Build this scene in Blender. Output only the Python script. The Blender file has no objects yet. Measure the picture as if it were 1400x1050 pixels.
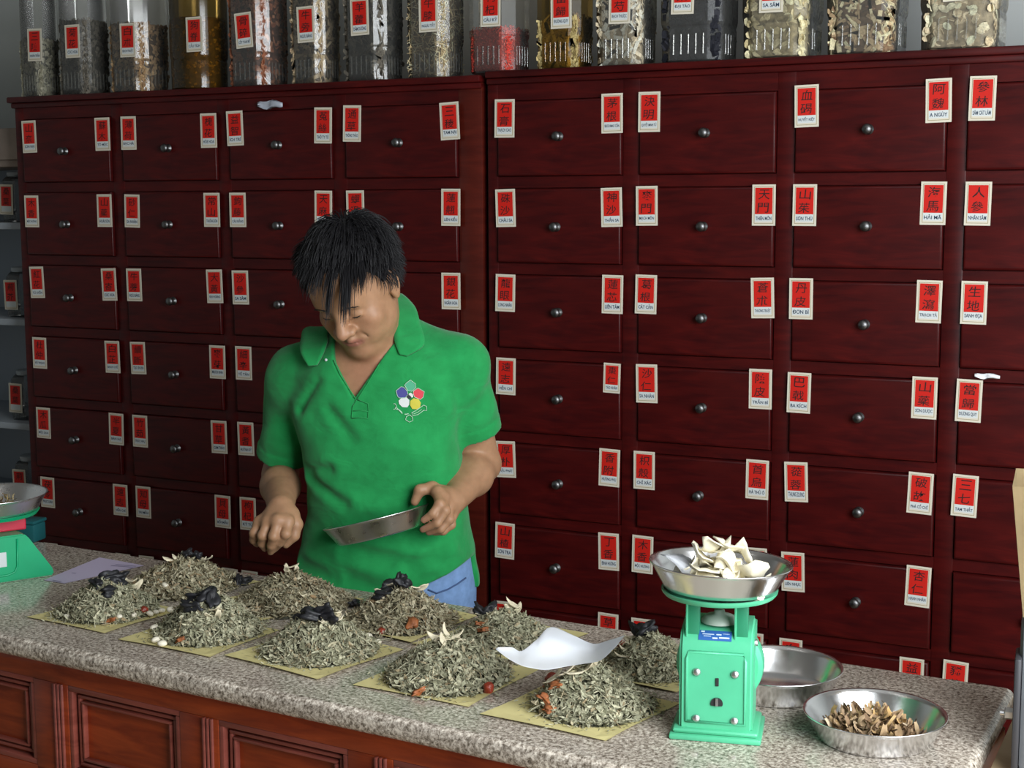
import bpy, bmesh, math, random
import numpy as np
from mathutils import Vector, Matrix
random.seed(7); rng = np.random.default_rng(7)
SC = bpy.context.scene
COL = SC.collection
PI = math.pi

# ------------------------------------------------------------------ camera
FPX, PITCH, YAW, ROLL = 2000.0, 0.12396, 0.46266, -0.0042
CAM = np.array([2.157, -3.412, 1.56])
_fw = np.array([-math.sin(YAW)*math.cos(PITCH), math.cos(YAW)*math.cos(PITCH), -math.sin(PITCH)])
_r0 = np.array([math.cos(YAW), math.sin(YAW), 0.0]); _u0 = np.cross(_r0, _fw)
_r = _r0*math.cos(ROLL) + _u0*math.sin(ROLL); _u = -_r0*math.sin(ROLL) + _u0*math.cos(ROLL)
def ray(x, y): return _fw + _r*(x-700)/FPX + _u*(525-y)/FPX
def yp(x, y, Y=0.0):
    d = ray(x, y); return CAM + d*(Y-CAM[1])/d[1]
def zp(x, y, Z):
    d = ray(x, y); return CAM + d*(Z-CAM[2])/d[2]
def pj(P):
    d = np.asarray(P)-CAM; z = d@_fw
    return 700+FPX*(d@_r)/z, 525-FPX*(d@_u)/z
cd = bpy.data.cameras.new('camera'); cam = bpy.data.objects.new('camera', cd); COL.objects.link(cam)
cd.sensor_width = 36; cd.lens = FPX/1400*36; cd.clip_start = .05
M4 = Matrix([[_r[i], _u[i], -_fw[i], CAM[i]] for i in range(3)] + [[0, 0, 0, 1]])
cam.matrix_world = M4
SC.camera = cam

# ------------------------------------------------------------------ materials
def newmat(name):
    m = bpy.data.materials.new(name); m.use_nodes = True
    nt = m.node_tree; nt.nodes.clear()
    out = nt.nodes.new('ShaderNodeOutputMaterial'); b = nt.nodes.new('ShaderNodeBsdfPrincipled')
    nt.links.new(b.outputs[0], out.inputs[0])
    return m, nt, b, out
def ramp(nt, stops):
    r = nt.nodes.new('ShaderNodeValToRGB'); e = r.color_ramp.elements
    while len(e) < len(stops): e.new(0.5)
    for k, (p, c) in enumerate(stops):
        e[k].position = p; e[k].color = (c[0], c[1], c[2], 1)
    return r
def coords(nt, scale=(1, 1, 1), kind='Object'):
    t = nt.nodes.new('ShaderNodeTexCoord'); mp = nt.nodes.new('ShaderNodeMapping')
    mp.inputs['Scale'].default_value = scale; nt.links.new(t.outputs[kind], mp.inputs[0]); return mp
def noise(nt, vec, scale, detail=4, rough=.55, dist=0):
    n = nt.nodes.new('ShaderNodeTexNoise'); n.inputs['Scale'].default_value = scale
    n.inputs['Detail'].default_value = detail; n.inputs['Roughness'].default_value = rough; n.inputs['Distortion'].default_value = dist
    if vec: nt.links.new(vec.outputs[0], n.inputs['Vector'])
    return n
def bump(nt, b, h, strength=.3, dist=.002):
    n = nt.nodes.new('ShaderNodeBump'); n.inputs['Strength'].default_value = strength; n.inputs['Distance'].default_value = dist
    nt.links.new(h, n.inputs['Height']); nt.links.new(n.outputs[0], b.inputs['Normal'])
def plain(name, c, rough=.5, metal=0, spec=.5, var=0.0, vs=30, bmp=0, coat=0):
    m, nt, b, o = newmat(name)
    b.inputs['Base Color'].default_value = (*c, 1); b.inputs['Roughness'].default_value = rough
    b.inputs['Metallic'].default_value = metal; b.inputs['Specular IOR Level'].default_value = spec
    b.inputs['Coat Weight'].default_value = coat; b.inputs['Coat Roughness'].default_value = .12
    if var or bmp:
        n = noise(nt, coords(nt), vs)
        if var:
            r = ramp(nt, [(.3, [x*(1-var) for x in c]), (.7, [min(1, x*(1+var)) for x in c])])
            nt.links.new(n.outputs['Fac'], r.inputs[0]); nt.links.new(r.outputs[0], b.inputs['Base Color'])
        if bmp: bump(nt, b, n.outputs['Fac'], bmp, .003)
    return m
def wood(name, c1, c2, rough=.3, coat=.4, scale=(3, 3, 22)):
    m, nt, b, o = newmat(name)
    mp = coords(nt, scale); n1 = noise(nt, mp, 2.2, 6, .6, .6)
    mp2 = coords(nt, (1.3, 1.3, 1.3)); n2 = noise(nt, mp2, 2.5, 3)
    r = ramp(nt, [(.3, c1), (.7, c2)]); nt.links.new(n1.outputs['Fac'], r.inputs[0])
    mx = nt.nodes.new('ShaderNodeMix'); mx.data_type = 'RGBA'; mx.blend_type = 'MULTIPLY'; mx.inputs[0].default_value = .6
    r2 = ramp(nt, [(.3, (.55, .55, .6)), (.7, (1.25, 1.1, 1.0))]); nt.links.new(n2.outputs['Fac'], r2.inputs[0])
    nt.links.new(r.outputs[0], mx.inputs[6]); nt.links.new(r2.outputs[0], mx.inputs[7]); nt.links.new(mx.outputs[2], b.inputs['Base Color'])
    rr = nt.nodes.new('ShaderNodeMapRange'); rr.inputs[3].default_value = rough-.06; rr.inputs[4].default_value = rough+.14
    nt.links.new(n2.outputs['Fac'], rr.inputs[0]); nt.links.new(rr.outputs[0], b.inputs['Roughness'])
    b.inputs['Specular IOR Level'].default_value = .2; b.inputs['Coat Weight'].default_value = coat; b.inputs['Coat Roughness'].default_value = .15
    bump(nt, b, n1.outputs['Fac'], .06, .001)
    return m
def island(name, stops, rough=.8, var=.35, spec=.2):
    m, nt, b, o = newmat(name)
    g = nt.nodes.new('ShaderNodeNewGeometry'); r = ramp(nt, stops)
    nt.links.new(g.outputs['Random Per Island'], r.inputs[0])
    n = noise(nt, coords(nt), 220, 3); mx = nt.nodes.new('ShaderNodeMix'); mx.data_type = 'RGBA'; mx.blend_type = 'MULTIPLY'; mx.inputs[0].default_value = var
    r2 = ramp(nt, [(.3, (.35, .35, .35)), (.65, (1.2, 1.2, 1.2))]); nt.links.new(n.outputs['Fac'], r2.inputs[0])
    nt.links.new(r.outputs[0], mx.inputs[6]); nt.links.new(r2.outputs[0], mx.inputs[7]); nt.links.new(mx.outputs[2], b.inputs['Base Color'])
    b.inputs['Roughness'].default_value = rough; b.inputs['Specular IOR Level'].default_value = spec
    return m
def clear(name, tint, haze=.06, hazecol=(.7, .7, .66)):
    m, nt, b, o = newmat(name); nt.nodes.remove(b)
    tr = nt.nodes.new('ShaderNodeBsdfTransparent'); tr.inputs[0].default_value = (*tint, 1)
    gl = nt.nodes.new('ShaderNodeBsdfGlossy'); gl.inputs['Roughness'].default_value = .12
    df = nt.nodes.new('ShaderNodeBsdfDiffuse'); df.inputs[0].default_value = (*hazecol, 1)
    fr = nt.nodes.new('ShaderNodeFresnel'); fr.inputs[0].default_value = 1.5
    m1 = nt.nodes.new('ShaderNodeMixShader'); m1.inputs[0].default_value = haze
    m2 = nt.nodes.new('ShaderNodeMixShader')
    nt.links.new(tr.outputs[0], m1.inputs[1]); nt.links.new(df.outputs[0], m1.inputs[2])
    nt.links.new(fr.outputs[0], m2.inputs[0]); nt.links.new(m1.outputs[0], m2.inputs[1]); nt.links.new(gl.outputs[0], m2.inputs[2])
    nt.links.new(m2.outputs[0], o.inputs[0])
    return m
def granite():
    m, nt, b, o = newmat('speckled_granite')
    mp = coords(nt); n1 = noise(nt, mp, 150, 4, .65, .3); n2 = noise(nt, mp, 260, 3, .7); n3 = noise(nt, mp, 9, 3)
    r1 = ramp(nt, [(.30, (.08, .065, .052)), (.41, (.25, .215, .175)), (.50, (.43, .385, .33)), (.64, (.70, .65, .57))])
    nt.links.new(n1.outputs['Fac'], r1.inputs[0])
    r2 = ramp(nt, [(.36, (.28, .25, .22)), (.5, (1, 1, 1)), (.7, (1.25, 1.25, 1.25))]); nt.links.new(n2.outputs['Fac'], r2.inputs[0])
    mx = nt.nodes.new('ShaderNodeMix'); mx.data_type = 'RGBA'; mx.blend_type = 'MULTIPLY'; mx.inputs[0].default_value = .75
    nt.links.new(r1.outputs[0], mx.inputs[6]); nt.links.new(r2.outputs[0], mx.inputs[7])
    r3 = ramp(nt, [(.35, (.85, .82, .8)), (.65, (1.1, 1.08, 1.05))]); nt.links.new(n3.outputs['Fac'], r3.inputs[0])
    m3 = nt.nodes.new('ShaderNodeMix'); m3.data_type = 'RGBA'; m3.blend_type = 'MULTIPLY'; m3.inputs[0].default_value = 1
    nt.links.new(mx.outputs[2], m3.inputs[6]); nt.links.new(r3.outputs[0], m3.inputs[7]); nt.links.new(m3.outputs[2], b.inputs['Base Color'])
    b.inputs['Roughness'].default_value = .17; b.inputs['Specular IOR Level'].default_value = .6
    return m
def steel(name, c=.72, rough=.2):
    m, nt, b, o = newmat(name)
    b.inputs['Metallic'].default_value = 1; b.inputs['Base Color'].default_value = (c, c, c*1.01, 1)
    n = noise(nt, coords(nt), 45, 4); rr = nt.nodes.new('ShaderNodeMapRange')
    rr.inputs[3].default_value = rough-.05; rr.inputs[4].default_value = rough+.16
    nt.links.new(n.outputs['Fac'], rr.inputs[0]); nt.links.new(rr.outputs[0], b.inputs['Roughness'])
    return m

MAT = dict(
    cab=wood('dark_red_lacquered_wood', (.030, .0018, .0026), (.078, .0046, .0040), .38, .07),
    cab_side=wood('reddish_cabinet_side', (.052, .006, .004), (.10, .013, .007), .35, .3),
    counter=wood('orange_red_varnished_wood', (.15, .018, .006), (.33, .055, .012), .3, .5),
    moulding=wood('highlight_toned_moulding', (.16, .038, .028), (.27, .075, .055), .3, .5),  # wood colour lightened to stand in for highlight lines on the mouldings
    dust=plain('grey_dust', (.16, .15, .15), .9, var=.5, vs=60),
    granite=granite(),
    steel=steel('stainless_steel', .86, .16), steel_dull=steel('dull_steel', .80, .24),
    knob=steel('knob_metal', .17, .34),
    cream=plain('cream_paper', (.66, .61, .50), .75), olive=plain('olive_border', (.30, .25, .12), .75),
    red=plain('label_red', (.56, .012, .006), .6, spec=.3), white=plain('label_white', (.62, .66, .66), .7),
    ink=plain('ink_dark', (.030, .004, .004), .8), blue=plain('ink_blue', (.035, .06, .10), .8),
    wall=plain('painted_wall', (.46, .48, .47), .85, var=.05, vs=3), ceil=plain('ceiling_paint', (.36, .36, .35), .9),
    tile=plain('tan_floor_tile', (.40, .31, .20), .5, var=.2, vs=14), street=plain('street_concrete', (.32, .32, .31), .9, var=.15, vs=5),
    yellow=plain('yellow_paper', (.66, .58, .27), .8, var=.05, vs=20, spec=.2), lilac=plain('lilac_paper', (.56, .49, .66), .8, spec=.2),
    paper=plain('white_paper', (.86, .88, .92), .8, spec=.2), grey_ink=plain('grey_print', (.25, .22, .35), .8),
    herb=island('dried_leaf_bits', [(0, (.15, .14, .085)), (.3, (.28, .275, .18)), (.6, (.40, .39, .27)), (.85, (.56, .53, .37)), (1, (.30, .22, .12))]),
    herb_b=island('dried_brown_leaf_bits', [(0, (.13, .10, .055)), (.3, (.25, .22, .135)), (.6, (.36, .33, .22)), (.85, (.52, .47, .33)), (1, (.32, .21, .11))]),
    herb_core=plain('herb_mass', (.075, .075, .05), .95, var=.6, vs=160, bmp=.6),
    black=plain('black_root', (.012, .012, .015), .55, var=.4, vs=90, bmp=.4), pale=plain('pale_slice', (.72, .64, .46), .75, var=.2, vs=80, bmp=.2),
    bean=plain('white_bean', (.78, .72, .58), .5), date=plain('red_date', (.24, .03, .012), .35, var=.4, vs=120, bmp=.4),
    orange=plain('orange_peel', (.27, .085, .025), .6, var=.4, vs=90), tan=plain('tan_leaf', (.52, .36, .17), .7, var=.3, vs=90),
    mint=plain('mint_enamel', (.085, .47, .26), .35, var=.06, vs=20), green=plain('green_enamel', (.0, .36, .15), .4, var=.06, vs=20),
    dkgreen=plain('dark_green_post', (.025, .23, .12), .4), screw=steel('screw', .65, .3), slot=plain('dark_slot', (.02, .02, .02), .9),
    sticker=plain('blue_sticker', (.03, .11, .36), .4), sticker_ink=plain('sticker_print', (.55, .65, .78), .5),
    lidgrey=plain('grey_cap', (.35, .42, .36), .5),
    redlid=plain('red_lid', (.55, .02, .05), .35), greenlid=plain('green_lid', (.05, .25, .12), .4), darklid=plain('dark_lid', (.03, .03, .035), .4), paleld=plain('pale_lid', (.33, .37, .40), .5),
    jar=clear('clear_plastic', (.96, .96, .94), .06), amber=clear('amber_plastic', (.80, .63, .32), .04, (.40, .30, .10)), jar_dk=clear('clouded_plastic', (.80, .82, .82), .12, (.35, .38, .4)),
    teal=plain('teal_plastic', (.008, .09, .10), .4), scrap=plain('plastic_film', (.42, .45, .52), .25, bmp=.5, vs=60),
    shelfm=plain('grey_shelf', (.36, .40, .44), .5), beam=plain('weathered_board', (.30, .24, .20), .8, var=.2, vs=9),
    machine=plain('grey_machine_paint', (.16, .17, .185), .45, var=.15, vs=15), machine_dk=plain('dark_machine', (.035, .035, .04), .5), card=wood('pale_wood', (.42, .32, .19), (.60, .48, .31), .55, .05), hopper=plain('tan_hopper', (.47, .36, .20), .6, var=.15, vs=12),
)

# ------------------------------------------------------------------ mesh gatherer
class MB:
    def __init__(s): s.v = []; s.f = []; s.m = []; s.mats = []
    def mi(s, mat):
        if mat not in s.mats: s.mats.append(mat)
        return s.mats.index(mat)
    def add(s, vs, fs, mat):
        o = len(s.v); k = s.mi(mat)
        s.v.extend([tuple(map(float, v)) for v in vs]); s.f.extend([tuple(i+o for i in f) for f in fs]); s.m.extend([k]*len(fs))
    def box(s, x0, x1, y0, y1, z0, z1, mat, bev=0):
        if bev:
            bm = bmesh.new(); bmesh.ops.create_cube(bm, size=1)
            for v in bm.verts: v.co = Vector(((x0+x1)/2+v.co.x*(x1-x0), (y0+y1)/2+v.co.y*(y1-y0), (z0+z1)/2+v.co.z*(z1-z0)))
            bmesh.ops.bevel(bm, geom=bm.edges[:], offset=bev, segments=2, affect='EDGES', profile=.5)
            s.bm(bm, mat); return
        V = [(x, y, z) for x in (x0, x1) for y in (y0, y1) for z in (z0, z1)]
        s.add(V, [(0, 1, 3, 2), (4, 6, 7, 5), (0, 4, 5, 1), (2, 3, 7, 6), (0, 2, 6, 4), (1, 5, 7, 3)], mat)
    def bm(s, bm, mat, M=None):
        bm.verts.index_update()
        s.add([(M @ v.co if M else v.co) for v in bm.verts], [[v.index for v in f.verts] for f in bm.faces], mat); bm.free()
    def lathe(s, prof, mat, n=32, c=(0, 0, 0), M=None, cap0=False, cap1=False):
        V = []; F = []
        for k, (r, z) in enumerate(prof):
            for i in range(n):
                a = 2*PI*i/n; V.append((r*math.cos(a), r*math.sin(a), z))
        for k in range(len(prof)-1):
            for i in range(n):
                j = (i+1) % n; F.append((k*n+i, k*n+j, (k+1)*n+j, (k+1)*n+i))
        if cap0: F.append(tuple(range(n-1, -1, -1)))
        if cap1: F.append(tuple(range((len(prof)-1)*n, len(prof)*n)))
        if M is not None: V = [tuple(M @ Vector(v)) for v in V]
        s.add([(v[0]+c[0], v[1]+c[1], v[2]+c[2]) for v in V], F, mat)
    def tube(s, pts, rad, mat, n=6, cap=True):
        pts = [Vector(p) for p in pts]; rad = rad if hasattr(rad, '__len__') else [rad]*len(pts)
        V = []; F = []; up = Vector((0, 0, 1))
        for k, p in enumerate(pts):
            t = (pts[min(k+1, len(pts)-1)]-pts[max(k-1, 0)]).normalized()
            if abs(t.dot(up)) > .95: up = Vector((1, 0, 0))
            a = t.cross(up).normalized(); b = t.cross(a); up = -b if k else up
            for i in range(n):
                g = 2*PI*i/n; V.append(p+(a*math.cos(g)+b*math.sin(g))*rad[k])
        for k in range(len(pts)-1):
            for i in range(n):
                j = (i+1) % n; F.append((k*n+i, k*n+j, (k+1)*n+j, (k+1)*n+i))
        if cap: F.append(tuple(range(n-1, -1, -1))); F.append(tuple(range((len(pts)-1)*n, len(pts)*n)))
        s.add(V, F, mat)
    def mesh(s, name, smooth=False):
        me = bpy.data.meshes.new(name); me.from_pydata(s.v, [], s.f)
        for m in s.mats: me.materials.append(m)
        me.polygons.foreach_set('material_index', s.m)
        if smooth: me.polygons.foreach_set('use_smooth', [True]*len(s.f))
        me.update(); return me
    def build(s, name, parent=None, smooth=False, loc=None):
        o = bpy.data.objects.new(name, s.mesh(name, smooth)); COL.objects.link(o)
        if loc is not None: o.location = loc
        if parent: o.parent = parent
        return o
def auto(o, ang=40):
    me = o.data
    me.polygons.foreach_set('use_smooth', [True]*len(me.polygons))
    me.set_sharp_from_angle(angle=math.radians(ang)); return o
def empty(name, loc, rz=0):
    o = bpy.data.objects.new(name, None); COL.objects.link(o); o.location = loc; o.rotation_euler = (0, 0, rz); o.empty_display_size = .05
    return o
def tag(o, label, cat, group=None, kind=None):
    o['label'] = label; o['category'] = cat
    if group: o['group'] = group
    if kind: o['kind'] = kind
    return o
def struct(o): o['kind'] = 'structure'; return o

# ------------------------------------------------------------------ lettering
_tc = {}
def text_mesh(body):
    if body in _tc: return _tc[body]
    cu = bpy.data.curves.new('t', 'FONT'); cu.body = body; cu.size = 1; cu.resolution_u = 2; cu.offset = .006 if body[:1] > '\u2fff' else .022
    ob = bpy.data.objects.new('t', cu); me = ob.to_mesh()
    v = np.empty(len(me.vertices)*3); me.vertices.foreach_get('co', v); v = v.reshape(-1, 3)
    f = [tuple(p.vertices) for p in me.polygons]; ob.to_mesh_clear()
    bpy.data.objects.remove(ob); bpy.data.curves.remove(cu)
    _tc[body] = (v, f); return _tc[body]
def put_text(mb, body, cx, cz, w, h, y, mat, slant=0.0, fillw=True):
    v, f = text_mesh(body)
    if len(v) == 0: return
    mn = v.min(0); mx = v.max(0); sx = w/max(mx[0]-mn[0], 1e-6); sz = h/max(mx[1]-mn[1], 1e-6)
    if not fillw: sx = min(sx, sz)
    V = [(cx+(p[0]-(mn[0]+mx[0])/2)*sx + slant*(p[1]-(mn[1]+mx[1])/2)*sz, y, cz+(p[1]-(mn[1]+mx[1])/2)*sz) for p in v]
    mb.add(V, f, mat)
def paper_label(mb, w, h, han, viet, y0=0.0, cap=1.0, slant=0.0):
    """card in the xz plane facing -y, centred on the origin"""
    t = .0007
    mb.box(-w/2, w/2, y0-t, y0, -h/2, h/2, MAT['cream'])
    def q(x0, x1, z0, z1, lv, mat):
        y = y0-t-.00012*lv; mb.add([(x0, y, z0), (x1, y, z0), (x1, y, z1), (x0, y, z1)], [(0, 1, 2, 3)], mat)
    a = .085*w; e = .02*w
    q(-w/2+a, w/2-a, -h/2+a, h/2-a, 1, MAT['olive'])
    q(-w/2+a+e, w/2-a-e, -h/2+a+e, h/2-a-e, 2, MAT['cream'])
    a2 = .125*w
    q(-w/2+a2, w/2-a2, -h*.22, h/2-a2*1.05, 3, MAT['red'])
    q(-w/2+a2, w/2-a2, -h*.40, -h*.225, 3, MAT['white'])
    y = y0-t-.0006
    n = len(han); top = h/2-a2; bot = -h*.22; ch = (top-bot)/n
    for i, c in enumerate(han):
        put_text(mb, c, .02*w*(-1)**i, top-ch*(i+.52), w*.47, ch*.74, y, MAT['ink'], .08)
    put_text(mb, viet, 0, -h*.312, min(w*.68, w*.125*len(viet)), h*.115, y, MAT['blue'])
FRONT_OPEN = 1.2; WORLD = 0.12; AREA = 98; SIDE = 115; CEIL_FILL = 0.8; EXPO = 0.0
# ------------------------------------------------------------------ the room
def rbox(name, *a, mat):
    mb = MB(); mb.box(*a, mat); return struct(mb.build(name))
rbox('floor', -2.6, 9, -4.6, .75, -.1, 0, mat=MAT['tile'])
rbox('wall_back', -2.6, 9, .62, .75, 0, 3.1, mat=MAT['wall'])
rbox('wall_left', -2.72, -2.6, -4.6, .75, 0, 3.1, mat=MAT['wall'])
rbox('ceiling', -2.72, 9, -4.6, .75, 3.1, 3.2, mat=MAT['ceil'])
rbox('wall_front', -2.72, FRONT_OPEN, -4.72, -4.6, 0, 3.1, mat=MAT['wall'])
_m = MB(); _m.box(-9, 16, -22, -4.6, -.12, -.02, MAT['street']); struct(_m.build('floor_street'))

# ------------------------------------------------------------------ drawer cabinets
ROWZ = [1.7202-.2218*k for k in range(8)]
# drawer label px boxes: (top-left, bottom-right) read off the photograph, chinese, vietnamese
LBL = {
 (0,0):[((30,165),(51,209),'山奈','SƠN NẠI'),((129,160),(152,207),'蘇木','TÔ MỘC')],
 (1,0):[((164,158),(187,206),'薄荷','BẠC HÀ'),((273,154),(297,203),'槐花','HÒE HOA')],
 (2,0):[((309,151),(333,200),'益智','ÍCH TRÍ'),((429,146),(454,197),'菟絲','THỎ TY TỬ')],
 (3,0):[((468,143),(495,195),'通草','THÔNG THẢO'),((601,139),(629,192),'三稜','TAM NẠI')],
 (0,1):[((33,266),(54,312),'木香','MỘC HƯƠNG'),((132,265),(154,311),'山藥','HOÀI SƠN')],
 (1,1):[((169,265),(192,312),'砂仁','SA NHÂN'),((278,263),(301,311),'常山','THƯỜNG SƠN')],
 (2,1):[((313,262),(338,312),'鉤藤','CÂU ĐẰNG'),((430,260),(455,310),'天麻','THIÊN MA')],
 (3,1):[((473,259),(499,311),'蟬退','THIỀN THOÁI'),((603,257),(630,310),'蓮翹','LIÊN KIỀU')],
 (0,2):[((40,364),(61,408),'紅花','TỬ UYỂN'),((138,366),(160,412),'桑寄','CÚC HOA')],
 (1,2):[((172,367),(195,412),'牛蒡','NGƯU BÀNG'),((282,368),(305,415),'大黃','ĐẠI HOÀNG')],
 (2,2):[((317,369),(341,417),'沙參','SA SÂM'),((440,370),(465,420),'黃芩','HOÀNG CẦM')],
 (3,2):[((477,371),(503,422),'防風','PHÒNG PHONG'),((603,372),(631,424),'銀花','NGÂN HOA')],
 (0,3):[((44,461),(65,504),'杜仲','ĐỖ TRỌNG'),((143,466),(165,510),'白芷','BẠCH CHỈ')],
 (1,3):[((178,467),(200,512),'續斷','TỤC ĐOẠN'),((286,472),(309,518),'麥芽','MẠCH NHA')],
 (2,3):[((321,473),(345,520),'細辛','TẾ TÂN'),((444,478),(469,527),'柴胡','SÀI HỒ')],
 (3,3):[((481,480),(506,530),'升麻','THĂNG MA'),((604,486),(632,537),'桂枝','QUẾ CHI')],
 (0,4):[((49,556),(71,600),'木瓜','MỘC QUA'),((148,564),(171,609),'半夏','BÁN HẠ')],
 (1,4):[((180,567),(203,612),'竹茹','TRÚC NHỰ'),((288,574),(311,621),'甘草','CAM THẢO')],
 (2,4):[((324,576),(348,624),'黃耆','HUỲNH KỲ'),((447,585),(471,634),'川芎','XUYÊN KHUNG')],
 (3,4):[((484,588),(509,638),'烏藥','Ô DƯỢC'),((604,598),(632,650),'連子','LIÊN TỬ')],
 (0,5):[((55,651),(76,695),'茯苓','PHỤC LINH'),((154,661),(176,706),'遠志','VIỄN CHÍ')],
 (1,5):[((185,664),(207,709),'知母','TRI MẪU'),((293,676),(316,723),'貝母','BỐI MẪU')],
 (2,5):[((328,679),(350,726),'枸杞','KỶ TỬ'),((450,692),(474,741),'熟地','THỤC ĐỊA')],
 (3,5):[((487,695),(511,745),'玄參','HUYỀN SÂM'),((605,708),(632,758),'山梔','CHI TỬ')],
 (0,6):[((60,741),(81,785),'龍骨','LONG CỐT'),((158,756),(180,800),'牡蠣','MẪU LỆ')],
 (1,6):[((190,759),(212,804),'決明','THẢO QUYẾT'),((303,776),(326,822),'菊花','CÚC HOA')],
 (2,6):[((330,779),(354,826),'蒲黃','BỒ HOÀNG'),((453,797),(476,845),'地榆','ĐỊA DU')],
 (3,6):[((490,800),(514,850),'茵陳','NHÂN TRẦN'),((605,818),(632,868),'黃連','HOÀNG LIÊN')],
 (4,0):[((676,134),(704,190),'石膏','THẠCH CAO'),((822,126),(852,184),'茅根','BẠCH MAO CĂN')],
 (5,0):[((872,124),(903,182),'決明','QUYẾT MINH TỬ')],
 (6,0):[((1087,115),(1119,175),'血碣','HUYẾT KIỆT'),((1266,106),(1301,169),'阿魏','A NGÙY')],
 (7,0):[((1325,102),(1362,167),'參林','SÂM CÁT LÂM')],
 (4,1):[((678,257),(705,312),'硃沙','CHÂU SA'),((822,255),(851,312),'神沙','THẦN SA')],
 (5,1):[((869,253),(900,310),'麥門','MẠCH MÔN'),((1028,251),(1061,310),'天門','THIÊN MÔN')],
 (6,1):[((1083,251),(1117,310),'山茱','SƠN THÙ'),((1258,247),(1294,309),'海馬','HẢI MÃ')],
 (7,1):[((1319,247),(1355,310),'人參','NHÂN SÂM')],
 (4,2):[((677,374),(705,427),'龍眼','LONG NHÃN'),((823,375),(852,430),'蓮芯','LIÊN TÂM')],
 (5,2):[((868,375),(898,430),'葛根','CÁT CĂN'),((1027,379),(1058,436),'蒼朮','THƯƠNG TRUẬT')],
 (6,2):[((1078,379),(1112,438),'丹皮','ĐƠN BÌ'),((1252,382),(1288,443),'澤瀉','TRẠCH TẢ')],
 (7,2):[((1313,383),(1350,445),'生地','SANH ĐỊA')],
 (4,3):[((678,489),(705,540),'遠志','VIỄN CHÍ'),((824,497),(849,537),'棗仁','TÁO NHÂN')],
 (5,3):[((869,497),(899,552),'沙仁','SA NHÂN'),((1024,504),(1055,560),'陳皮','TRẦN BÌ')],
 (6,3):[((1076,508),(1109,566),'巴戟','BA KÍCH'),((1246,514),(1282,574),'山藥','SƠN DƯỢC')],
 (7,3):[((1306,517),(1343,579),'當歸','DƯƠNG QUY')],
 (4,4):[((678,602),(705,654),'厚朴','HẬU PHÁT'),((819,612),(847,667),'香附','HƯƠNG PHỤ')],
 (5,4):[((866,615),(896,671),'枳殼','CHỈ XÁC'),((1020,627),(1051,684),'首烏','HÀ THỦ Ô')],
 (6,4):[((1072,630),(1105,688),'蓯蓉','THUNG DUNG'),((1240,644),(1276,705),'破故','PHÁ CỐ CHỈ')],
 (7,4):[((1301,648),(1337,708),'三七','TAM THẤT')],
 (4,5):[((677,713),(704,765),'山楂','SƠN TRA'),((818,727),(847,781),'丁香','ĐINH HƯƠNG')],
 (5,5):[((864,731),(893,785),'木香','MỘC HƯƠNG'),((1018,747),(1049,804),'吉更','CÁT CÁNH')],
 (6,5):[((1068,753),(1100,811),'蓮肉','LIÊN NHỤC'),((1237,772),(1273,832),'杏仁','HẠNH NHÂN')],
 (4,6):[((676,821),(703,872),'蘆根','LÔ CĂN'),((817,837),(845,890),'草果','THẢO QUẢ')],
 (5,6):[((863,844),(892,898),'知母','TRI MẪU'),((1013,862),(1043,920),'白朮','BẠCH TRUẬT')],
 (6,6):[((1066,872),(1096,928),'白芍','BẠCH THƯỢC'),((1229,897),(1263,957),'益母','ÍCH MẪU')],
 (7,6):[((1288,901),(1323,962),'豨薟','HY THIÊM')],
}
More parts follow.
